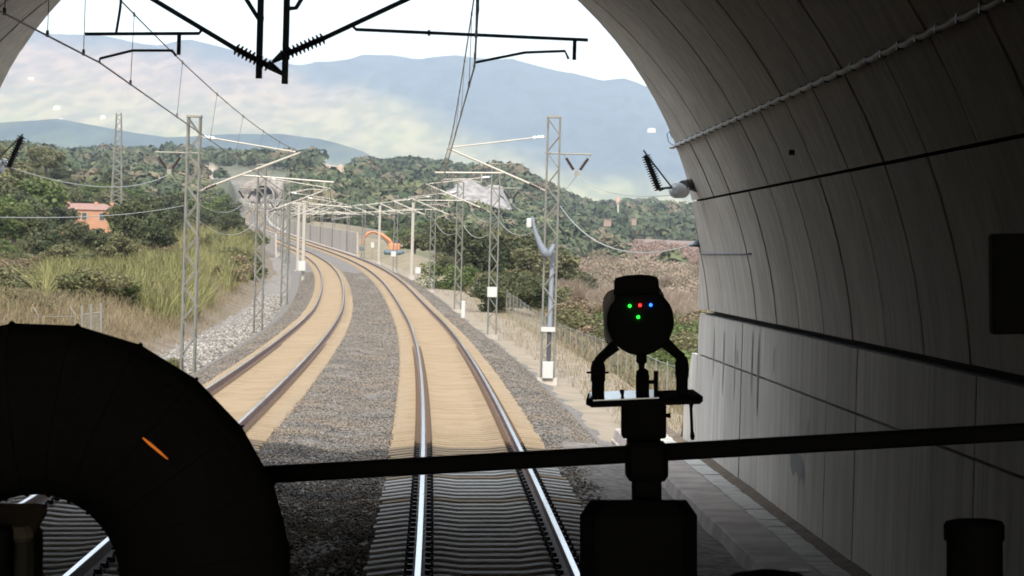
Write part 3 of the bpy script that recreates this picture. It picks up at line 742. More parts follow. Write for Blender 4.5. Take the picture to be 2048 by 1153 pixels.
cable('pale feeder cable drooping from right wall bracket to the mast V-insulators', [(U(1345,390,45.5), vR[0], .22)] + [(a, b, .8) for a, b in zip(vR[:3], vR[1:4])], .008)
cable('pale feeder cable drooping from left wall bracket to the mast V-insulators', [(U(22,336,46), vL[0], .34)] + [(a, b, .8) for a, b in zip(vL[:2], vL[1:3])], .009)
rw = [t.matrix_basis @ Vector((.26,0,5.35)) for t in Rm]; lw = [t.matrix_basis @ Vector((-.26,0,5.35)) for t in Lm]
cable('thick pale return cable curving from right mast down to the tunnel wall', [(U(1392,488,48), rw[0], .62)] + [(a, b, .75) for a, b in zip(rw[:3], rw[1:4])], .012, 'return_cable')
cable('thin pale return cable from left mast to the tunnel wall', [(U(-60,433,48), lw[0], .14)] + [(a, b, .75) for a, b in zip(lw[:2], lw[1:3])], .009, 'return_cable')
b = MB(); b.tube([U(1378,490,48.2), U(1392,488,48.2), U(1399,487,48.4)], [.02,.05,.06], 8); b.tube([U(1395,420,48.3), U(1396,488,48.3)], .018, 6)
b.build('cable_anchor', M['dark'], label='small dark cable anchor on the right portal edge', category='anchor')

# things on and by the masts
r1 = mast_at[1][0][1].location; r2 = mast_at[1][1][1].location
def boxthing(name, label, cat, c, d, m='white', pole=None, b=.02):
    o = MB(); o.bbox(c, d, b)
    t = thing(name, label, cat, (c[0], c[1], c[2]-d[2]/2))
    o.build('body', M[m], t)
    if pole: MB().tube([(c[0], c[1]+.05, c[2]), (c[0], c[1]+.05, c[2]-pole)], .03, 8).build('pole', M['galv'], t)
    return t
boxthing('cabinet', 'white cabinet at the foot of the nearest right-hand mast', 'cabinet', r1+Vector((.0,-.32,.28)), (.34,.25,.52))
MB().bbox(r1+Vector((-.02,-.24,1.53)), (.44,.06,.15), .01).build('mast_band', M['white'], label='pale band plate round the nearest right-hand mast', category='plate')
MB().tube([r1+Vector((.02,-.1,.4)), r1+Vector((.02,-.1,1.5))], .07, 10).build('cable_tube', mat('dark_tube', (.05,.055,.065), .6), label='dark upright tube between white cabinet and band on right mast', category='pipe')
MB().tube([r1+Vector((.03,-.12,1.62)), r1+Vector((.06,-.05,4.0))], .075, 10).build('grey_pipe', mat('grey_tube', (.20,.22,.26), .6), label='grey pipe running up inside the nearest right-hand mast', category='pipe')
boxthing('number_plate', 'white square plate low on the second right-hand mast', 'plate', r2+Vector((-.03,-.3,2.05)), (.46,.05,.48), b=.01)
t = thing('trackside_camera', 'white box on a curved grey arm clamped to nearest right mast', 'camera', r1+Vector((0,-.1,3.6)))
K = lambda x, y: U(x, y, 94.6)
MB().tube([K(1096,512), K(1088,503), K(1080,488), K(1072,468), K(1067,450), K(1066,437), K(1063,434)], [.12,.13,.095,.07,.055,.05,.04], 10).build('arm', mat('pale_blue_grey', (.16,.18,.21), .6), t, smooth=True)
MB().tube([K(1096,512), K(1103,500), K(1108,488)], [.14,.08,.05], 8).build('rear_prong', mat('pale_blue_grey2', (.16,.18,.21), .6), t, smooth=True)
MB().bbox(K(1058,446), (.16,.2,.30), .03).build('box', M['white'], t)
for (px, py, Y, w, h, pole, lab) in ((836,541,240,.42,.5,1.2,'white square marker sign on a pole beside fourth right-hand mast'),
        (745,490,345,.36,.62,1.5,'small white marker sign left of the thin far lattice mast'),
        (787,508,300,.5,.5,1.6,'white marker sign in front of the sixth right-hand mast')):
    boxthing('marker_sign', lab, 'sign', U(px, py, Y), (w, .04, h), pole=pole, b=.01)
p = U(926, 636, 135)
MB().bbox(p+Vector((0,0,.37)), (.17,.17,.76), .02).build('marker_post', M['white'], label='short white marker post beside the right-hand ballast shoulder', category='marker post')
lc = mast_at[-1][3][1].location
boxthing('cabinet', 'white cabinet on the solid column mast left of the tracks', 'cabinet', U(604,532,261), (.6,.35,.85))

# fences
def fence(label, pts, h, r=.025, barb=True, step_mesh=True, rails=(.95,)):
    t = thing('fence', label, 'fence', pts[0]); m = M['galv']
    for p in pts:
        q = [p, p+Vector((0,0,h))]
        if barb: q += [p+Vector((-.18,0,h+.28))]
        MB().tube(q, r, 6).build('post', m, t)
    b = MB()
    for a, c in zip(pts, pts[1:]):
        for f in rails: b.tube([a+Vector((0,0,h*f)), c+Vector((0,0,h*f))], r*.5, 4)
        if step_mesh:
            L_ = (c-a).length; n = int(L_/.22)
            for k in range(n+1):
                u = k/max(n,1); e = a.lerp(c, u); b.tube([e, e+Vector((0,0,h*.95))], .0016, 3, False)
            for k in range(1, 8): b.tube([a+Vector((0,0,h*k/8)), c+Vector((0,0,h*k/8))], .0016, 3, False)
    b.build('wire_mesh', m, t, kind='stuff')
    return t
def gp(d, Y): X = xt(Y)+d; return Vector((X, Y, ground(X, Y)))
fence('wire mesh fence with thin posts along the right-hand verge', [gp(6.6+.0*Y, Y) for Y in range(58, 240, 4)], 1.5, .02, False)
t = thing('gate', 'galvanised double gate standing in the field left of tracks', 'gate', U(185, 700, 100))
K = lambda x, y: U(x, y, 100)
for x, y in ((164,611),(182,608),(202,606)): MB().tube([K(x, 720), K(x, y)], .04, 8).build('post', M['galv'], t)
MB().tube([K(164,630), K(182,627), K(202,624)], .018, 6).build('top_rail', M['galv'], t)
b = MB()
for k in range(16): b.tube([K(164+2.4*k, 630-.36*k), K(164+2.4*k, 712)], .006, 4)
for k in range(9): b.tube([K(164, 636+9*k), K(202, 631+9*k)], .006, 4)
b.build('wire_mesh', M['galv'], t, kind='stuff')
fence('low field fence with bent-topped posts at the far left', [U(x, 668, 100-.02*x) for x in (-140,-72,4,76,150)], .58, .022, True, False)

# ------------------------------------------------------------------ viaduct parapets, second tunnel, telecom tower
def parapet(label, d, Y0, Y1, h, zb):
    t = thing('parapet_wall', label, 'wall', T(d, Y0, zb)); Y = Y0; s = 2.5 if Y1-Y0 < 500 else 5
    while Y < Y1:
        e = .12; o = random.uniform(-.02, .02)
        MB().sweep([(d-.09+o, zb), (d-.09+o, zb+h), (d+.09+o, zb+h), (d+.09+o, zb)], T, [Y+.02, Y+s-.03]).build('wall_panel', M['conc2'], t); Y += s
    return t
parapet('right-hand parapet of pale concrete panels on the viaduct', 3.35, 438, 760, 3.1, -.45)
parapet('left-hand parapet of pale concrete panels on the viaduct', -8.15, 440, 790, 3.1, -.6)
MB().sweep([(-8.3,-.5),(-8.3,-2.2),(3.6,-2.2),(3.6,-.5)], T, Ygrid(438, 1495, 10, 1.01)).build('viaduct_deck', M['conc2'], kind='structure')
t = thing('railing', 'pale open railing with dark gaps beyond the right parapet', 'railing', T(3.3, 800, 0))
for Y in range(770, 1480, 6): MB().tube([T(3.35, Y, -.5), T(3.35, Y, 2.6)], .11, 6).build('post', M['pale'], t)
for z in (.3, 2.6): MB().tube([T(3.35, Y, z) for Y in range(768, 1480, 12)], .09, 6).build('rail_bar', M['pale'], t)
pt = thing('tunnel_portal', 'small far round tunnel mouth with pale ring and dark interior', 'tunnel', U(525, 425, 1500))
cz = U(525, 392, 1500); Rr = 21*1500/F
b = MB(); n = 40; vs = []
for r, y in ((Rr, 0), (Rr+.75, -.3), (Rr+.75, 12), (Rr, 20)):
    for k in range(n): a = 2*math.pi*k/n; vs.append(cz+Vector((r*math.cos(a), y, r*math.sin(a))))
fs = [(j*n+k, j*n+(k+1)%n, ((j+1)%4)*n+(k+1)%n, ((j+1)%4)*n+k) for j in range(4) for k in range(n)]
b.add(vs, fs); b.build('ring', M['conc2'], pt)
b = MB(); b.tube([cz+Vector((0,.5,0)), cz+Vector((-3,90,2))], Rr+.02, 32, False)
b.build('bore', mat('dark_bore', (.035,.04,.055), .9), pt)
MB().add([cz+Vector((-8,89,-8)), cz+Vector((6,89,-8)), cz+Vector((6,89,10)), cz+Vector((-8,89,10))], [(0,1,2,3)]).build('bore_end', mat('dark_end', (.02,.025,.04), .9), pt)
def cliff(name, label, cat, c, w, h, dep, m, seed, tone=1.):
    "one connected broken rock face leaning back into the hill"
    nu, nv = 34, 16; vs = []
    for j in range(nv):
        for i in range(nu):
            u = -1 + 2*i/(nu-1); v = j/(nv-1); e = (1-abs(u)**2.2)**.6 * (.85+.2*mnoise.noise(Vector((u*2.2, seed, 1))))
            n1 = mnoise.cell(Vector((u*w*.35, v*h*.5, seed))); n2 = mnoise.fractal(Vector((u*w*.3, v*h*.4, seed+3)), 1, 2, 4)
            vs.append(Vector(c) + Vector((u*w + n2*.5, v*dep + n1*dep*.05 + n2*dep*.06, -h*.25 + v*h*1.25*max(e, .03) + n2*h*.05)))
    return MB().add(vs, [(j*nu+i, j*nu+i+1, (j+1)*nu+i+1, (j+1)*nu+i) for j in range(nv-1) for i in range(nu-1)]).build(name, m, label=label, category=cat)
# headwall slope of broken pale rock round the mouth
b = MB(); vs = []; nn = 26
for j in range(6):
    for i in range(nn):
        a = math.pi*(-.08 + 1.16*i/(nn-1)); r = Rr+.4 + j*.9 + (mnoise.noise(Vector((i*.6, j*.9, 4)))*1.4 if j else 0)
        vs.append(cz+Vector((r*math.cos(a)*1.35, 1.5+j*2.0+mnoise.noise(Vector((i, j, 2)))*1.2, r*math.sin(a)*(1 - .02*j))))
b.add(vs, [(j*nn+i, j*nn+i+1, (j+1)*nn+i+1, (j+1)*nn+i) for j in range(5) for i in range(nn-1)]); b.build('headwall', M['rock'], pt)
rk = M['rock']
cliff('rock_cutting', 'pale broken rock cutting left of the far tunnel mouth', 'rock', U(463, 440, 1400), 13, 17, 34, rk, 1)
cliff('rock_cutting', 'tan bare rock slope right of the far tunnel mouth', 'rock', U(578, 408, 1480), 11, 11, 30, rk, 7)
cliff('rock_cutting', 'tan scar of bare rock climbing the slope above the viaduct', 'rock', U(664, 385, 1650), 6, 21, 60, mat('tan_rock', (.40,.30,.20), 1, col2=(.30,.22,.15), scale=.2, bump=1, bscale=.6, obj=False), 2)
cliff('rock_cutting', 'small tan rock scar on the wooded hill above the viaduct', 'rock', U(722, 352, 1800), 7, 4, 20, rk, 3)
cliff('quarry_face', 'whitish quarry face on the hill behind the right masts', 'quarry', U(945, 404, 1300), 17, 12, 40, mat('white_rock', (.33,.305,.28), 1, col2=(.17,.155,.14), scale=.22, bump=1, bscale=.6, obj=False), 4)
cliff('rock_outcrop', 'narrow beige rock face beside trees right of orange house', 'rock', U(309, 470, 420), 1.1, 4.6, 3, rk, 5)
random.seed(21)
def tower(label, px, py0, py1, Y, w):
    t = thing('lattice_tower', label, 'tower', U(px, py0, Y)); H = (U(px, py1, Y)-U(px, py0, Y)).length; o = Vector(t['_o'])
    for sx in (-1, 1):
        for sy in (-1, 1): MB().tube([o+Vector((sx*w, sy*w, 0)), o+Vector((sx*w*.45, sy*w*.45, H))], .09, 4).build('leg', M['galv'], t)
    b = MB(); n = 22
    for i in range(n):
        for sd in (-1, 1):
            z0, z1 = H*i/n, H*(i+1)/n; w0 = w*(1-.55*i/n); s = 1 if i % 2 else -1
            b.tube([o+Vector((-s*w0, sd*w0, z0)), o+Vector((s*w0, sd*w0, z1))], .045, 4)
            b.tube([o+Vector((sd*w0, -s*w0, z0)), o+Vector((sd*w0, s*w0, z1))], .045, 4)
    b.build('lattice', M['galv'], t)
    MB().bbox(o+Vector((.2,-.2,H*.86)), (.5,.3,1.3), .05).build('antenna', M['white'], t)
tower('tall slim lattice tower rising behind the orange house', 233, 412, 226, 560, .95)

# ------------------------------------------------------------------ houses and the excavator
def house(label, px, py, Y, w, dp, h, roof_h, body, roof, wins=2, rz=0, name='house', chim=1):
    p = U(px, py, Y); t = thing(name, label, 'house', p, rz=0); o = p; Rz = Matrix.Rotation(rz, 3, 'Z')
    G = lambda x, y, z: o + Rz @ Vector((x, y, z))
    MB().box(G(0, 0, h/2-1), (w, dp, h+2), Rz).build('wall', body, t)
    e = .35; b = MB(); rg = w*.22
    b.add([G(-w/2-e,-dp/2-e,h), G(w/2+e,-dp/2-e,h), G(w/2+e,dp/2+e,h), G(-w/2-e,dp/2+e,h), G(-w/2+rg,0,h+roof_h), G(w/2-rg,0,h+roof_h)], [(0,1,5,4),(1,2,5),(2,3,4,5),(3,0,4),(3,2,1,0)])
    r = b.build('roof', roof, t)
    for k in range(chim):
        x = (w*.40, -w*.3, w*.15)[k]; MB().box(G(x, -.2*k, h+roof_h*.6), (.6,.6,roof_h*1.3), Rz).build('chimney', body, r, org=t['_o'])
    for k in range(wins):
        x = -w/2 + w*(k+.75)/(wins+.5)
        f = MB(); f.box(G(x, -dp/2-.02, h*.52), (.95,.08,1.3), Rz); fr = f.build('window', M['conc2'], t)
        MB().box(G(x, -dp/2-.065, h*.52), (.8,.03,1.15), Rz).build('pane', mat('dark_pane', (.05,.055,.06), .15), fr, org=t['_o'])
    return t
house('orange rendered house with clay tile roof and chimneys among oaks', 174, 447, 520, 10.4, 7, 2.3, 1.1, M['house'], M['roof'], 3, 0, chim=3)
M['tanw'] = mat('tan_render', (.27,.20,.16), .9)
wh = mat('white_render', (.60,.53,.44), .9)
k_ = 0
for (px, py, Y, w, h, lab) in ((114,219,9300,22,9,'cream farmhouse on the sunlit mountain slope, upper of the left pair'),(107,243,8600,12,6,'cream house below the upper mountain farmhouse, left one'),(121,243,8600,13,7,'cream house below the upper mountain farmhouse, right one'),
        (206,237,8800,14,7,'pale house on the slope right of the cream farmhouses'),(1303,264,8900,24,9,'white building on the blue slope near the tunnel edge'),(62,161,10800,22,9,'pale house high on the far left slope'),
        (571,310,2650,9,4,'low white building on the far skyline above left masts'),(1268,440,1150,1.8,.6,'pinkish house in the wooded plain near the red field'),(1215,443,1250,3.0,.7,'small pale house left of the red field')):
    house(lab, px, py, Y, w, w*.5, h, h*.3, (wh if Y > 3000 or px < 700 else M['tanw']), M['roof'] if Y < 3000 else wh, 2 if Y > 3000 else 0, name='distant_house')
t = thing('water_tower', 'small pinkish water tower above the wooded plain', 'water tower', U(1236, 425, 1700))
MB().tube([U(1236,425,1700), U(1236,406,1700)], .35, 10).build('shaft', wh, t); MB().tube([U(1236,405,1700), U(1236,395,1700)], [1.1,1.4], 14).build('tank', mat('pink_render', (.6,.38,.3), .9), t)
t = thing('excavator', 'orange excavator with raised arched boom beyond the parapet end', 'excavator', U(785, 512, 430)); K = lambda x, y, dy=0: U(x, y, 430+dy)
MB().tube([K(787,494), K(778,481), K(764,470), K(750,464), K(742,464)], [.22,.30,.27,.2,.16], 4).build('boom', M['exc'], t)
MB().tube([K(744,463), K(736,467), K(729,474), K(725,490)], [.16,.2,.15,.1], 4).build('stick', M['exc'], t)
MB().tube([K(783,497), K(768,478)], .10, 6).build('ram', M['dark'], t); MB().tube([K(757,463), K(741,462)], .09, 6).build('ram', M['dark'], t)
MB().bbox(K(724,497), (.7,.8,.6), .1).build('bucket', M['dark'], t)
MB().bbox(K(789,494), (1.6,2.4,1.0), .15).build('body', M['exc'], t); MB().bbox(K(793,487), (1.0,1.1,1.1), .12).build('cab', M['black'], t)
MB().bbox(K(788,505), (2.8,3,.7), .25).build('tracks', M['dark'], t)

# ------------------------------------------------------------------ vegetation
def leaves(n_cl, n_leaf, size, rad, cr, seed, flat=.8, cz=0., up=.3):
    r = np.random.default_rng(seed); cs = []
    while len(cs) < n_cl:
        p = r.uniform(-1, 1, 3)
        if .25 < np.linalg.norm(p) < 1 and p[2] > -.75: cs.append(p*np.array(rad)*np.array([1,1,flat])+np.array([0,0,cz]))
    cs = np.array(cs); k = r.integers(0, n_cl, n_leaf)
    dirs = r.normal(size=(n_leaf,3)); dirs /= np.linalg.norm(dirs, axis=1)[:,None]
    csz = r.uniform(.6, 1.25, n_cl)
    pos = cs[k] + dirs*(cr*csz[k]*r.uniform(.55, 1.05, n_leaf))[:,None]*np.array([1,1,.75])
    nrm = dirs*.7 + r.normal(size=(n_leaf,3))*.6 + np.array([0,0,up]); nrm /= np.linalg.norm(nrm, axis=1)[:,None]
    a = np.cross(nrm, r.normal(size=(n_leaf,3))); a /= np.linalg.norm(a, axis=1)[:,None]; b = np.cross(nrm, a)
    s = (size*r.uniform(.6, 1.4, n_leaf))[:,None]
    V = np.stack([pos-a*s-b*s*.6, pos+a*s-b*s*.5, pos+a*s*.8+b*s*.7, pos-a*s*.9+b*s*.6], 1).reshape(-1,3)
    return V, np.arange(n_leaf*4).reshape(-1,4)
def mesh_from(name, V, Fc, m):
    o = bulk(name, V, Fc, m); me = o.data; bpy.data.objects.remove(o); return me
def trunk_mesh(h, r, seed):
    random.seed(seed); b = MB(); b.tube([(0,0,-.4), (random.uniform(-.1,.1),0,h*.25), (random.uniform(-.25,.25),random.uniform(-.2,.2),h*.5)], [r*1.3,r,r*.75], 7)
    for k in range(5):
        a = k*1.3+random.random(); z = h*random.uniform(.32,.5); q = h*random.uniform(.25,.4)
        b.tube([(0,0,z), (math.cos(a)*q*.5, math.sin(a)*q*.5, z+q*.5), (math.cos(a)*q, math.sin(a)*q, z+q*.85)], [r*.5,r*.35,r*.12], 5)
    return b.mesh('trunk', M['bark'], smooth=True)
TREES = {}   # unit tree height 1 m * 6
for nm, lm in (('oak', L_OAK), ('green', L_GRN), ('olive', L_OLV)):
    for v in range(2):
        V_, F_ = leaves(26, 3400, .13, (2.3,2.3,2.4), .95, hash(nm) % 97*0 + len(TREES)*7+3, .8, 3.6)
        TREES[(nm, v)] = (mesh_from('crown', V_, F_, lm), trunk_mesh(6, .22, len(TREES)))
BUSH = {}
for nm, lm in (('green', L_GRN), ('olive', L_OLV), ('brown', L_BRN), ('oak', L_OAK), ('red', L_RED)):
    for v in range(2):
        V_, F_ = leaves(14, 3600, .040, (.95,.95,.75), .38, len(BUSH)*5+2, .8, .62)
        BUSH[(nm, v)] = mesh_from('bush', V_, F_, lm)
def twig_mesh(seed, h=3.):
    random.seed(seed); r = np.random.default_rng(seed); Vs = []; n = 1300
    for k in range(n):
        a = random.uniform(0, 6.28); q = abs(random.gauss(0, .75)); z0 = random.uniform(.0, .75)*h; base = np.array([math.cos(a)*q*(.3+z0/h*.8), math.sin(a)*q*(.3+z0/h*.8), z0])
        d = np.array([math.cos(a)*.45+random.gauss(0,.3), math.sin(a)*.45+random.gauss(0,.3), 1.]); L_ = random.uniform(.35, .9); tip = base+d*L_
        s = np.cross(d, r.normal(size=3)); s = s/np.linalg.norm(s)*random.uniform(.006,.017)
        Vs += [base-s, base+s, tip+s*.4, tip-s*.4]
    return mesh_from('bare_shrub', np.array(Vs), np.arange(len(Vs)).reshape(-1,4), L_TWG)
TWIG = [twig_mesh(5), twig_mesh(9)]
cnt = 0
def tree(kind, X, Y, h, w=1., label='', group='', z=None):
    global cnt; cnt += 1
    cm, tm = TREES[(kind, cnt % 2)]
    t = thing('oak_tree' if kind == 'oak' else 'tree', label, 'tree', (X, Y, (ground(X, Y) if z is None else z)), group, random.uniform(0, 6.28))
    s = h/6.; t.scale = (s*w, s*w, s*random.uniform(.9,1.1))
    for n_, me in (('crown', cm), ('trunk', tm)):
        o = bpy.data.objects.new(n_, me); COL.objects.link(o); o.parent = t
def bush(kind, X, Y, h, w=1., label='', group='', twig=False, z=None):
    global cnt; cnt += 1
    me = TWIG[cnt % 2] if twig else BUSH[(kind, cnt % 2)]
    o = bpy.data.objects.new('bare_shrub' if twig else 'bush', me); COL.objects.link(o)
    s = h/(3.2 if twig else 1.35); o.location = (X, Y, (ground(X, Y) if z is None else z)-.05); o.scale = (s*w, s*w, s); o.rotation_euler = (0,0,random.uniform(0,6.28))
    o['label'] = label; o['category'] = 'bush'; o['group'] = group
def at(px, Y): return (px-1024)/F*Y
random.seed(31)
for (px, Y, h, k) in ((95,285,4.2,'oak'),(150,300,3.9,'oak'),(205,300,4.0,'oak'),(262,305,5.4,'oak'),(308,292,4.4,'oak'),(122,275,3.4,'olive'),(236,280,3.8,'olive'),(290,340,6.0,'oak'),(180,270,3.0,'oak'),(262,330,5.6,'green'),
                      (70,330,5.4,'oak'),(335,350,4.6,'oak')):
    tree(k, at(px, Y), Y, h, 1.15, ('dark round-crowned oak' if k == 'oak' else 'paler green tree') + ' in the clump below the orange house', 'oaks in front of the orange house')
for (px, Y, h, k) in ((10,400,9,'oak'),(52,420,10,'green'),(92,430,8,'oak'),(-40,420,11,'olive'),(28,350,6,'green'),(110,470,7,'olive'),(-5,330,6.5,'green'),(60,370,6,'oak'),(-90,380,9,'oak'),(16,520,11,'olive'),(80,540,9,'oak')):
    tree(k, at(px, Y), Y, h, 1.2, {'oak':'dark oak','green':'bright green tree','olive':'olive-brown tree'}[k] + ' on the rising left-hand slope by tunnel edge', 'trees on the left slope')
for i in range(70):
    Y = random.uniform(600, 900); px = random.uniform(-160, 470)
    if 120 < px < 240 and Y < 640: continue
    kk = random.choice(['oak','oak','olive','green'])
    tree(kk, at(px, Y), Y, random.uniform(5.5, 8.5), 1.25, {'oak':'dark oak-like','olive':'olive-coloured','green':'fresh green'}[kk] + ' tree in the '+('nearer' if Y < 740 else 'farther')+' part of the wood behind the orange house', 'trees behind the orange house')
for i in range(16):
    Y = random.uniform(420, 600); px = random.uniform(335, 480)
    tree(random.choice(['oak','olive','oak']), at(px, Y), Y, random.uniform(3.5, 5.), 1.2, 'tree between the left masts and the far tunnel', 'trees left of the viaduct')
# left bank scrub beside the track
for i in range(110):
    Y = random.uniform(100, 400); d = -random.uniform(11.9, 13.5+Y*.085); X = xt(Y)+d
    k = random.choice(['olive','brown','green','olive','brown','olive'])
    bush(k, X, Y, random.uniform(.8, 1.7)*(1+Y*.0012)*(.55 if Y < 135 else 1), 1.4, {'olive':'olive','brown':'dry brown','green':'fresh green'}[k] + (' bush near the masts' if Y < 200 else ' bush further off') + ' on the grassy bank left of the tracks', 'bushes on the left bank')
for i in range(30):
    Y = random.uniform(150, 290); px = random.uniform(-30, 330); X = at(px, Y)
    if X - xt(Y) > -12: continue
    bush(random.choice(['olive','oak','brown']), X, Y, random.uniform(.6, 1.3), 1.8, 'low bush in the rough field below the oaks', 'bushes in the left field')
bush('olive', at(352, 97), 97, .8, 1., 'small dark olive bush at foot of nearest left mast', '')
# right verge and plain
for i in range(190):
    Y = 95*(4.2)**random.random(); d = random.uniform(8.8, 9+Y*.11); X = xt(Y)+d
    if X/Y*F+1024 > 1500: continue
    k = random.choice(['green','olive','olive','brown','green','olive'])
    bush(k, X, Y, random.uniform(1.0, 2.1)*(1+Y*.0008), 1.35, {'olive':'olive','brown':'dry brown','green':'fresh green'}[k] + (' bush near the masts' if Y < 190 else ' bush further off') + ' in the thicket right of the tracks', 'bushes right of the tracks')
for (px, Y, h, k, lab) in ((1370,120,2.3,'green','bright green bush just outside the right tunnel edge, lower'),(1395,128,2.9,'green','bright green bush just outside the right tunnel edge, taller'),(895,260,2.6,'green','bright green bush right of the white marker sign'),
        (1138,250,1.5,'oak','lone dark bush in brown scrub right of nearest mast'),(1000,200,2.8,'oak','dark bush behind the second right-hand mast, left one'),(1030,215,2.6,'oak','dark bush behind the second right-hand mast, right one'),(1068,420,5,'red','rust-red shrub behind the curved camera arm')):
    bush(k, at(px, Y), Y, h, 1.35, lab, '')
for i in range(230):
    Y = 260*(3.4)**random.random(); px = random.uniform(1075, 1460); X = at(px, Y)
    bush('', X, Y, random.uniform(2.6, 4.6), 1.35, 'bare brown shrub in the '+('near' if Y < 420 else 'middle' if Y < 620 else 'far')+' scrubland at right of the mast', 'bare shrubs at right', twig=True)
for i in range(10):
    Y = random.uniform(430, 600); px = random.uniform(1010, 1090)
    bush('red', at(px, Y), Y, random.uniform(2.5, 4), 1.4, 'rust-coloured shrub behind nearest right mast', 'rust-coloured shrubs')
for i in range(60):
    Y = random.uniform(330, 800); px = random.uniform(800, 1150); X = at(px, Y)
    if X - xt(Y) < 9: continue
    kk = random.choice(['oak','oak','olive','green'])
    tree(kk, X, Y, random.uniform(4.5, 7.5), 1.25, {'oak':'dark oak-like','olive':'olive-coloured','green':'fresh green'}[kk] + ' tree in the '+('nearer' if Y < 540 else 'farther')+' part of the low wood behind the right-hand masts', 'trees behind the right masts')

# far woods: one mass
def woods(n, fx, fY, hmin, hmax, name, cols, q=26, seed=5, excl=(), fs=1., m=None):
    r = np.random.default_rng(seed); P_ = []; H_ = []; Cc = []
    random.seed(seed)
    while len(P_) < n:
        Y = fY(); px = fx(); X = at(px, Y)
        if any(a < px < b and c < Y < d for a, b, c, d in excl): continue
        if Y < 1560 and -16 < X - xt(Y) < 12: continue
        if mnoise.noise(Vector((X*.02, Y*.008, 6))) < -.22 and random.random() < .85: continue
        P_.append((X, Y, ground(X, Y))); H_.append(random.uniform(hmin, hmax)); c = random.choice(cols); f = random.uniform(.8, 1.2); Cc.append([x*f for x in c]+[1])
    P_ = np.array(P_); H_ = np.array(H_); Cc = np.array(Cc)
    d = r.normal(size=(n, q, 3)); d /= np.linalg.norm(d, axis=2)[:,:,None]; d[:,:,2] = np.abs(d[:,:,2])*.95-.25
    pos = P_[:,None,:] + np.array([0,0,.45])*H_[:,None,None] + d*H_[:,None,None]*np.array([.55,.55,.5])*r.uniform(.7,1.1,(n,q,1))
    nr = d + r.normal(size=(n,q,3))*.35 + np.array([0,0,.25]); nr /= np.linalg.norm(nr, axis=2)[:,:,None]
    a = np.cross(nr, r.normal(size=(n,q,3))); a /= np.linalg.norm(a, axis=2)[:,:,None]; b = np.cross(nr, a); s = H_[:,None,None]*.17*fs*r.uniform(.6,1.3,(n,q,1))
    V_ = np.stack([pos-a*s-b*s*.6, pos+a*s-b*s*.7, pos+a*s*.2+b*s], 2).reshape(-1,3)
    C_ = np.repeat(Cc, q*3, axis=0)
    bulk(name, V_, np.arange(len(V_)).reshape(-1,3), m or L_FAR, col=C_, kind='stuff')
OK_ = (.058,.075,.040); MD = (.080,.095,.050); LT = (.12,.13,.065); BR = (.14,.12,.075)
EX = [(635,700,1400,2400),(700,750,1650,2050),(405,432,1250,1900),(125,245,630,790),(405,640,2040,2210),(1250,1500,850,1500),(425,640,1340,1640),(868,1025,1250,1700)]
woods(5200, lambda: random.uniform(-900, 2300), lambda: 800*(1.9)**random.random(), 5, 9, 'far_wood', [OK_, OK_, MD, LT, BR], 60, 5, EX)
woods(9500, lambda: random.uniform(-1500, 3000), lambda: 1500*(2.3)**random.random(), 7, 12, 'far_wood', [OK_, OK_, MD, MD, BR], 46, 6, EX)
woods(1500, lambda: random.uniform(760, 1000), lambda: random.uniform(2200, 2500), 10, 15, 'far_wood', [OK_, (.035,.05,.025)], 26, 7)
woods(1300, lambda: random.uniform(1000, 1500), lambda: 950*(1.5)**random.random(), 4, 7, 'far_wood', [OK_, MD, OK_, (.20,.16,.11)], 50, 8, EX)
woods(3400, lambda: random.uniform(1085, 1520), lambda: 480*(2.1)**random.random(), 2.2, 4.6, 'bare_scrub', [(.28,.215,.16),(.26,.205,.15),(.29,.225,.17),(.24,.205,.135)], 190, 18, EX, .24, L_SCR)
woods(900, lambda: random.uniform(1240, 1480), lambda: random.uniform(870, 1400), 4, 6, 'far_wood', [(.29,.20,.16), (.25,.18,.14)], 130, 9, (), .33, L_SCR)

def blades(n, fpos, hmin, hmax, wid, m, name, lean=.3, seed=3):
    r = np.random.default_rng(seed); V_ = []; random.seed(seed)
    for k in range(n):
        p = fpos()
        if p is None: continue
        h = random.uniform(hmin, hmax); a = random.uniform(0, 6.28); l = random.gauss(0, lean)*h; w = wid*random.uniform(.6, 1.4)
        c, s = math.cos(a), math.sin(a); x, y, z = p; b2 = random.uniform(0, 6.28); lx, ly = math.cos(b2)*l, math.sin(b2)*l
        V_ += [(x-c*w, y-s*w, z), (x+c*w, y+s*w, z), (x+c*w*.7+lx*.4, y+s*w*.7+ly*.4, z+h*.6), (x-c*w*.7+lx*.4, y-s*w*.7+ly*.4, z+h*.6),
               (x-c*w*.7+lx*.4, y-s*w*.7+ly*.4, z+h*.6), (x+c*w*.7+lx*.4, y+s*w*.7+ly*.4, z+h*.6), (x+lx, y+ly, z+h), (x+lx-.01, y+ly, z+h)]
    V_ = np.array(V_); bulk(name, V_, np.arange(len(V_)).reshape(-1,4), m, kind='stuff')
def reedpos():
    for _ in range(20):
        Y = 100*(3.3)**random.random(); d = -random.uniform(11.6 if Y > 140 else 14, 14.5+Y*.07); X = xt(Y)+d; px = X/Y*F+1024
        if mnoise.noise(Vector((X*.35, Y*.09, 3))) > .02 and px > 90: return (X, Y, ground(X, Y)-.05)
blades(52000, reedpos, .7, 2.2, .02, L_REED, 'reeds', .45, 3)
def drypos():
    Y = 57*(4.6)**random.random()
    d = random.choice([random.uniform(4.0, 9.5+Y*.03), -random.uniform(10.5, 15+Y*.03)]); X = xt(Y)+d; return (X, Y, ground(X, Y)-.03 if abs(d-1) > 7.2 else T(d, Y, -1.2).z)
blades(36000, drypos, .12, .42, .008, L_DRY, 'dry_grass', .5, 4)
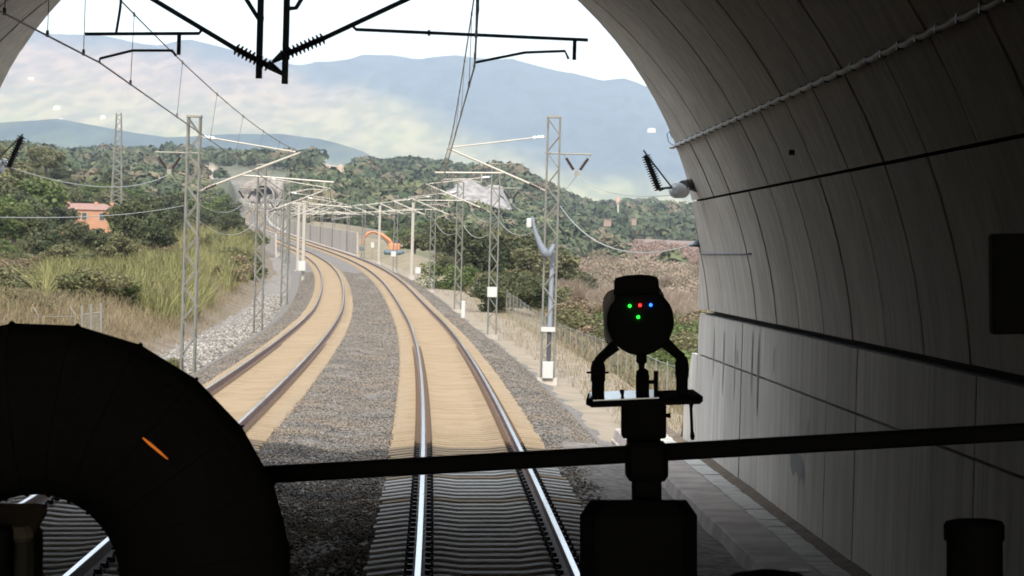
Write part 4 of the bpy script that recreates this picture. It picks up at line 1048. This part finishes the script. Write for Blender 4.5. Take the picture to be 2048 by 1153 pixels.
def leftdry():
    Y = 72*(3.2)**random.random(); d = -random.uniform(11.2, 13.5+Y*.035); X = xt(Y)+d; return (X, Y, ground(X, Y)-.03)
blades(24000, leftdry, .25, .85, .011, L_DRY, 'dry_grass', .5, 14)
def fieldpos():
    Y = 90*(4.)**random.random(); px = random.uniform(-100, 420); X = at(px, Y)
    return (X, Y, ground(X, Y)-.03) if X-xt(Y) < -14 else None
blades(22000, fieldpos, .25, .6, .03, L_OLV, 'field_grass', .5, 5)
def fieldpos2():
    Y = 90*(6.)**random.random(); px = random.uniform(950, 1500); X = at(px, Y)
    return (X, Y, ground(X, Y)-.03) if X-xt(Y) > 9 else None
blades(22000, fieldpos2, .4, .9, .03, L_OLV, 'field_grass', .5, 6)

# ------------------------------------------------------------------ the cab: everything dark in the foreground
def tube_ring(cpx, cpy, Y, Rm, Rt, a0, a1, step):
    pts = []
    a = a0
    while a <= a1+1e-6: pts.append((a, U(cpx + Rm*math.cos(R(a)), cpy - Rm*math.sin(R(a)), Y))); a += step
    return pts
t = thing('segmented_duct', 'large black segmented duct bending through the lower left corner', 'duct', U(400, 1180, 2.5))
YD = 2.5; c0 = U(70, 1158, YD); ax_x = Vector((CR,0,SR)); ax_z = Vector((-SR,0,CR)); ay = Vector((0,1,0)); k1 = YD/F
nseg = 28; a0 = -22.4; st = 14.7
for i in range(10):
    A, B = a0 + st*i, a0 + st*(i+1); vs = []
    for a in (A, B):
        rd = ax_x*math.cos(R(a)) + ax_z*math.sin(R(a)); e = 1/math.cos(R(st/2))**0
        for k in range(nseg):
            q = 2*math.pi*k/nseg; vs.append(c0 + rd*(342*k1 + 172*k1*math.cos(q)) + ay*(172*k1*math.sin(q)*.8))
    b = MB(); b.add(vs, [(k, (k+1)%nseg, nseg+(k+1)%nseg, nseg+k) for k in range(nseg)]); b.build('duct_segment', M['fabric'], t)
    rd = ax_x*math.cos(R(A)) + ax_z*math.sin(R(A)); b = MB()
    pts = [c0 + rd*(342*k1 + 174.5*k1*math.cos(2*math.pi*k/nseg)) + ay*(174.5*k1*math.sin(2*math.pi*k/nseg)*.8) for k in range(nseg+1)]
    b.tube(pts, .0011, 5); b.build('seam_ring', M['fabric'], t)
MB().tube([U(286,876,2.33), U(300,888,2.325), U(318,903,2.325), U(335,918,2.33)], [.0005,.0011,.0011,.0004], 6).build('reflection_strip', M['orange'], label='thin orange reflection on the black duct, built as a glowing strip', category='reflection')  # a reflection on the duct, drawn as an emissive strip; no lamp here
# post seen through the duct
t = thing('handle_post', 'beige-topped post in the bottom left corner inside duct bend', 'post', U(35, 1200, 2.1))
MB().bbox(U(30, 1230, 2.1), (.032, .05, .12), .004, Matrix.Rotation(-ROLL,3,'Y')).build('shaft', M['beige'], t)
MB().bbox(U(22, 1046, 2.1), (.040, .07, .011), .004, Matrix.Rotation(-ROLL,3,'Y') @ Matrix.Rotation(R(10),3,'X')).build('cap', mat('beige_cap', (.55,.52,.42), .16, spec=1), t)
MB().bbox(U(-8, 1150, 2.06), (.020, .03, .065), .003).build('dark_face', M['black'], t)
# cross bar
def bar():
    YB = 2.95; b = MB(); P0, P1 = U(470, 953, YB), U(2200, 855, YB)
    d = (P1-P0).normalized(); u = d.cross(Vector((0,1,0))).normalized(); v = Vector((0,1,0))
    h = .0082; w = .008; vs = []
    for p in (P0, P1):
        for a, c in ((-1,-.7),(-.7,-1),(.7,-1),(1,-.7),(1,.7),(.7,1),(-.7,1),(-1,.7)): vs.append(p + u*a*h + v*c*w)
    b.add(vs, [(k, (k+1)%8, 8+(k+1)%8, 8+k) for k in range(8)] + [tuple(range(7,-1,-1)), tuple(range(8,16))])
    return b.build('cross_bar', M['black'], label='straight black bar crossing the lower part of the view', category='bar')
bar()
# camera on its stand
YC = 3.0; K = lambda x, y, dy=0.: U(x, y, YC+dy); s_ = YC/F
st_ = thing('stand', 'black upright stand with plate carrying the rounded camera', 'stand', K(1290, 1180))
RB = Matrix.Rotation(-ROLL, 3, 'Y')
def bx(name, x0, y0, x1, y1, dp, m, t, dy=0., b=.003): return MB().bbox(K((x0+x1)/2, (y0+y1)/2, dy), ((x1-x0)*s_, dp, (y1-y0)*s_), b, RB).build(name, M[m], t)
bx('upper_box', 1243, 806, 1331, 875, .04, 'black', st_, b=.002)
bx('neck', 1254, 868, 1320, 890, .035, 'black', st_, b=.001)
bx('sleeve', 1252, 884, 1334, 960, .045, 'black', st_, -.06, b=.005)
bx('pole', 1264, 950, 1322, 1200, .03, 'black', st_, -.0, b=.003)
bx('foot_panel', 1163, 1005, 1391, 1300, .03, 'black', st_, -.08, b=.014)
MB().tube([K(1328,831,-.02), K(1341,831,-.02)], [.0015,.0026], 8).build('knob', M['black'], st_)
pv = [K(1172,800,-.06), K(1184,806,-.075), K(1400,799,-.075), K(1406,793,-.06), K(1386,778.5,.08), K(1176,787,.08)]
up = ax_z*(-9*s_); b = MB(); n = 6
b.add(pv + [p+up for p in pv], [(0,1,2,3,4,5)][::1] + [tuple(range(11,5,-1))] + [(i, i+6, (i+1)%6+6, (i+1)%6) for i in range(6)]); b.build('top_plate', [M['black']], st_)
pa = [K(1178,798.5,-.056), K(1186,803,-.07), K(1318,797.5,-.07), K(1316,781.5,.07), K(1180,787,.07)]; up2 = ax_z*(3.0*s_)
b = MB(); b.add([p+up2 for p in pa] + [p+up2*.2 for p in pa], [(0,1,2,3,4)] + [(i, i+5, (i+1)%5+5, (i+1)%5) for i in range(5)]); b.build('shiny_plate', M['plate'], st_)
for (x, y0, y1, w) in ((1196,762,800,13),(1364,755,793,12)):
    MB().tube([K(x, y1), K(x, y0)], w*s_, 14).build('leg_post', M['black'], st_)
    MB().tube([K(x, y0+3), K(x, y0-2), K(x, y0-28), K(x, y0-40), K(x, y0-44)], [w*s_*1.0, w*s_*1.15, w*s_*1.15, w*s_*.85, w*s_*.4], 14).build('leg_knuckle', M['black'], st_)
MB().tube([K(1173,745,-.01), K(1217,745,-.01)], 2.2*s_, 8).build('pin', M['black'], st_)
MB().tube([K(1196,724), K(1206,712), K(1232,690)], [.0052,.0048,.006], 10).build('arm', M['black'], st_)
MB().tube([K(1364,716), K(1352,706), K(1330,685)], [.0052,.0048,.006], 10).build('arm', M['black'], st_)
MB().tube([K(1285,796), K(1285,752), K(1285,742), K(1285,737)], [.0066,.0066,.0058,.003], 12).build('centre_capsule', M['black'], st_)
MB().tube([K(1283,740), K(1283,728), K(1283,724), K(1283,700)], [.0028,.0032,.0055,.0052], 10).build('centre_neck', M['black'], st_)
MB().tube([K(1312,790,-.02), K(1312,742,-.02)], 4.5*s_, 8).build('lever', M['black'], st_); MB().tube([K(1296,764,-.015), K(1312,764,-.015)], 4*s_, 8).build('lever_link', M['black'], st_)
MB().tube([K(1317,795,-.03), K(1319,783,-.03)], 6*s_, 8).build('small_knob', M['black'], st_)
MB().tube([K(1245,792,-.02), K(1244,782,-.02), K(1244,779,-.02)], [2.4*s_, 5*s_, 5*s_], 8).build('small_knob', M['black'], st_)
MB().tube([K(1383,803,-.04), K(1382,816,-.04), K(1384,862,-.04), K(1385,872,-.04), K(1385,880,-.04)], [6*s_, 3*s_, 3*s_, 5*s_, 3*s_], 8).build('hanging_screw', M['black'], st_)
cm_ = thing('camera_unit', 'rounded black camera unit with four small coloured lights', 'camera', K(1281, 712))
def outline(pts, y0, y1, name, m, t, bev=.92):
    b = MB(); n = len(pts); cx = sum(p[0] for p in pts)/n; cy = sum(p[1] for p in pts)/n; vs = []
    for dy, f in ((y0, bev), (y0+(y1-y0)*.12, 1), (y1-(y1-y0)*.12, 1), (y1, bev)): vs += [K(cx+(x-cx)*f, cy+(y-cy)*f, dy) for x, y in pts]
    fs = [tuple(range(n-1,-1,-1)), tuple(range(3*n, 4*n))] + [(j*n+k, j*n+(k+1)%n, j*n+n+(k+1)%n, j*n+n+k) for j in range(3) for k in range(n)]
    b.add(vs, fs); return b.build(name, M[m], t)
disc = [(1281+67*math.cos(R(a)), 642+69*math.sin(R(a))) for a in range(-30, 211, 8)] + [(1228,605),(1232,590),(1300,585),(1325,590)]
outline(disc, -.045, .0, 'front_shell', 'black', cm_, .95)
outline([(1205,610),(1207,596),(1214,585),(1224,579),(1240,576),(1320,576),(1328,590),(1330,690),(1222,694),(1212,684),(1208,668)], .001, .05, 'rear_shell', 'greypl', cm_, .96)
outline([(1228,590),(1228,562),(1231,556),(1250,551),(1275,549),(1300,550),(1314,554),(1317,560),(1320,592)], -.035, .02, 'hood', 'black', cm_, .97)
for (x, y, c) in ((1259.5,612,(.02,1,.05)),(1280,610.5,(1,.03,.03)),(1301.5,610,(.03,.2,1)),(1276.5,634,(.02,1,.05))):
    o = K(x, y, -.0465); b = MB(); pts = [o + (ax_x*math.cos(k*math.pi/6) + ax_z*math.sin(k*math.pi/6))*2.3*s_ for k in range(13)]
    b.tube(pts, .00055, 5); b.tube([o+ay*.0012, o+ay*.0002], 1.6*s_, 10); b.build('indicator_light', mat('led', c, .4, emit=(c, 1.3)), cm_)
# black screen at right, cap at lower right, dome at the bottom
MB().bbox(U(2060, 567, 2.4), (.062, .02, .0785), .002, Matrix.Rotation(-R(2.2),3,'Y')).build('black_screen', M['black'], label='black rectangular screen edge at the right of the view', category='screen')
t = thing('capped_post', 'black cylindrical post with wider cap at lower right', 'post', U(1950, 1260, 2.6)); k2 = 2.6/F
MB().tube([U(1950,1260,2.6), U(1949,1075,2.6)], 56*k2, 28).build('shaft', M['black'], t); MB().tube([U(1948,1080,2.6), U(1948,1050,2.6), U(1948,1043,2.6), U(1948,1040,2.6)], [60.5*k2, 61*k2, 56*k2, 44*k2], 28).build('cap', M['black'], t)
b = MB(); b.tube([U(1535, 1240, 2.7), U(1535,1170,2.7), U(1535,1148,2.7), U(1535,1139,2.7)], [112*k2*1.04, 105*k2*1.04, 70*k2, 15*k2], 30); b.build('black_dome', M['black'], label='low black dome just showing at the bottom edge', category='dome')
# desk the cab fittings stand on, below the frame
MB().box(W(0, 2.45, CH-.62), (2.2, 2.0, .46), RB).build('driver_desk', M['black'], label='black driver desk below the camera and its stand', category='desk')
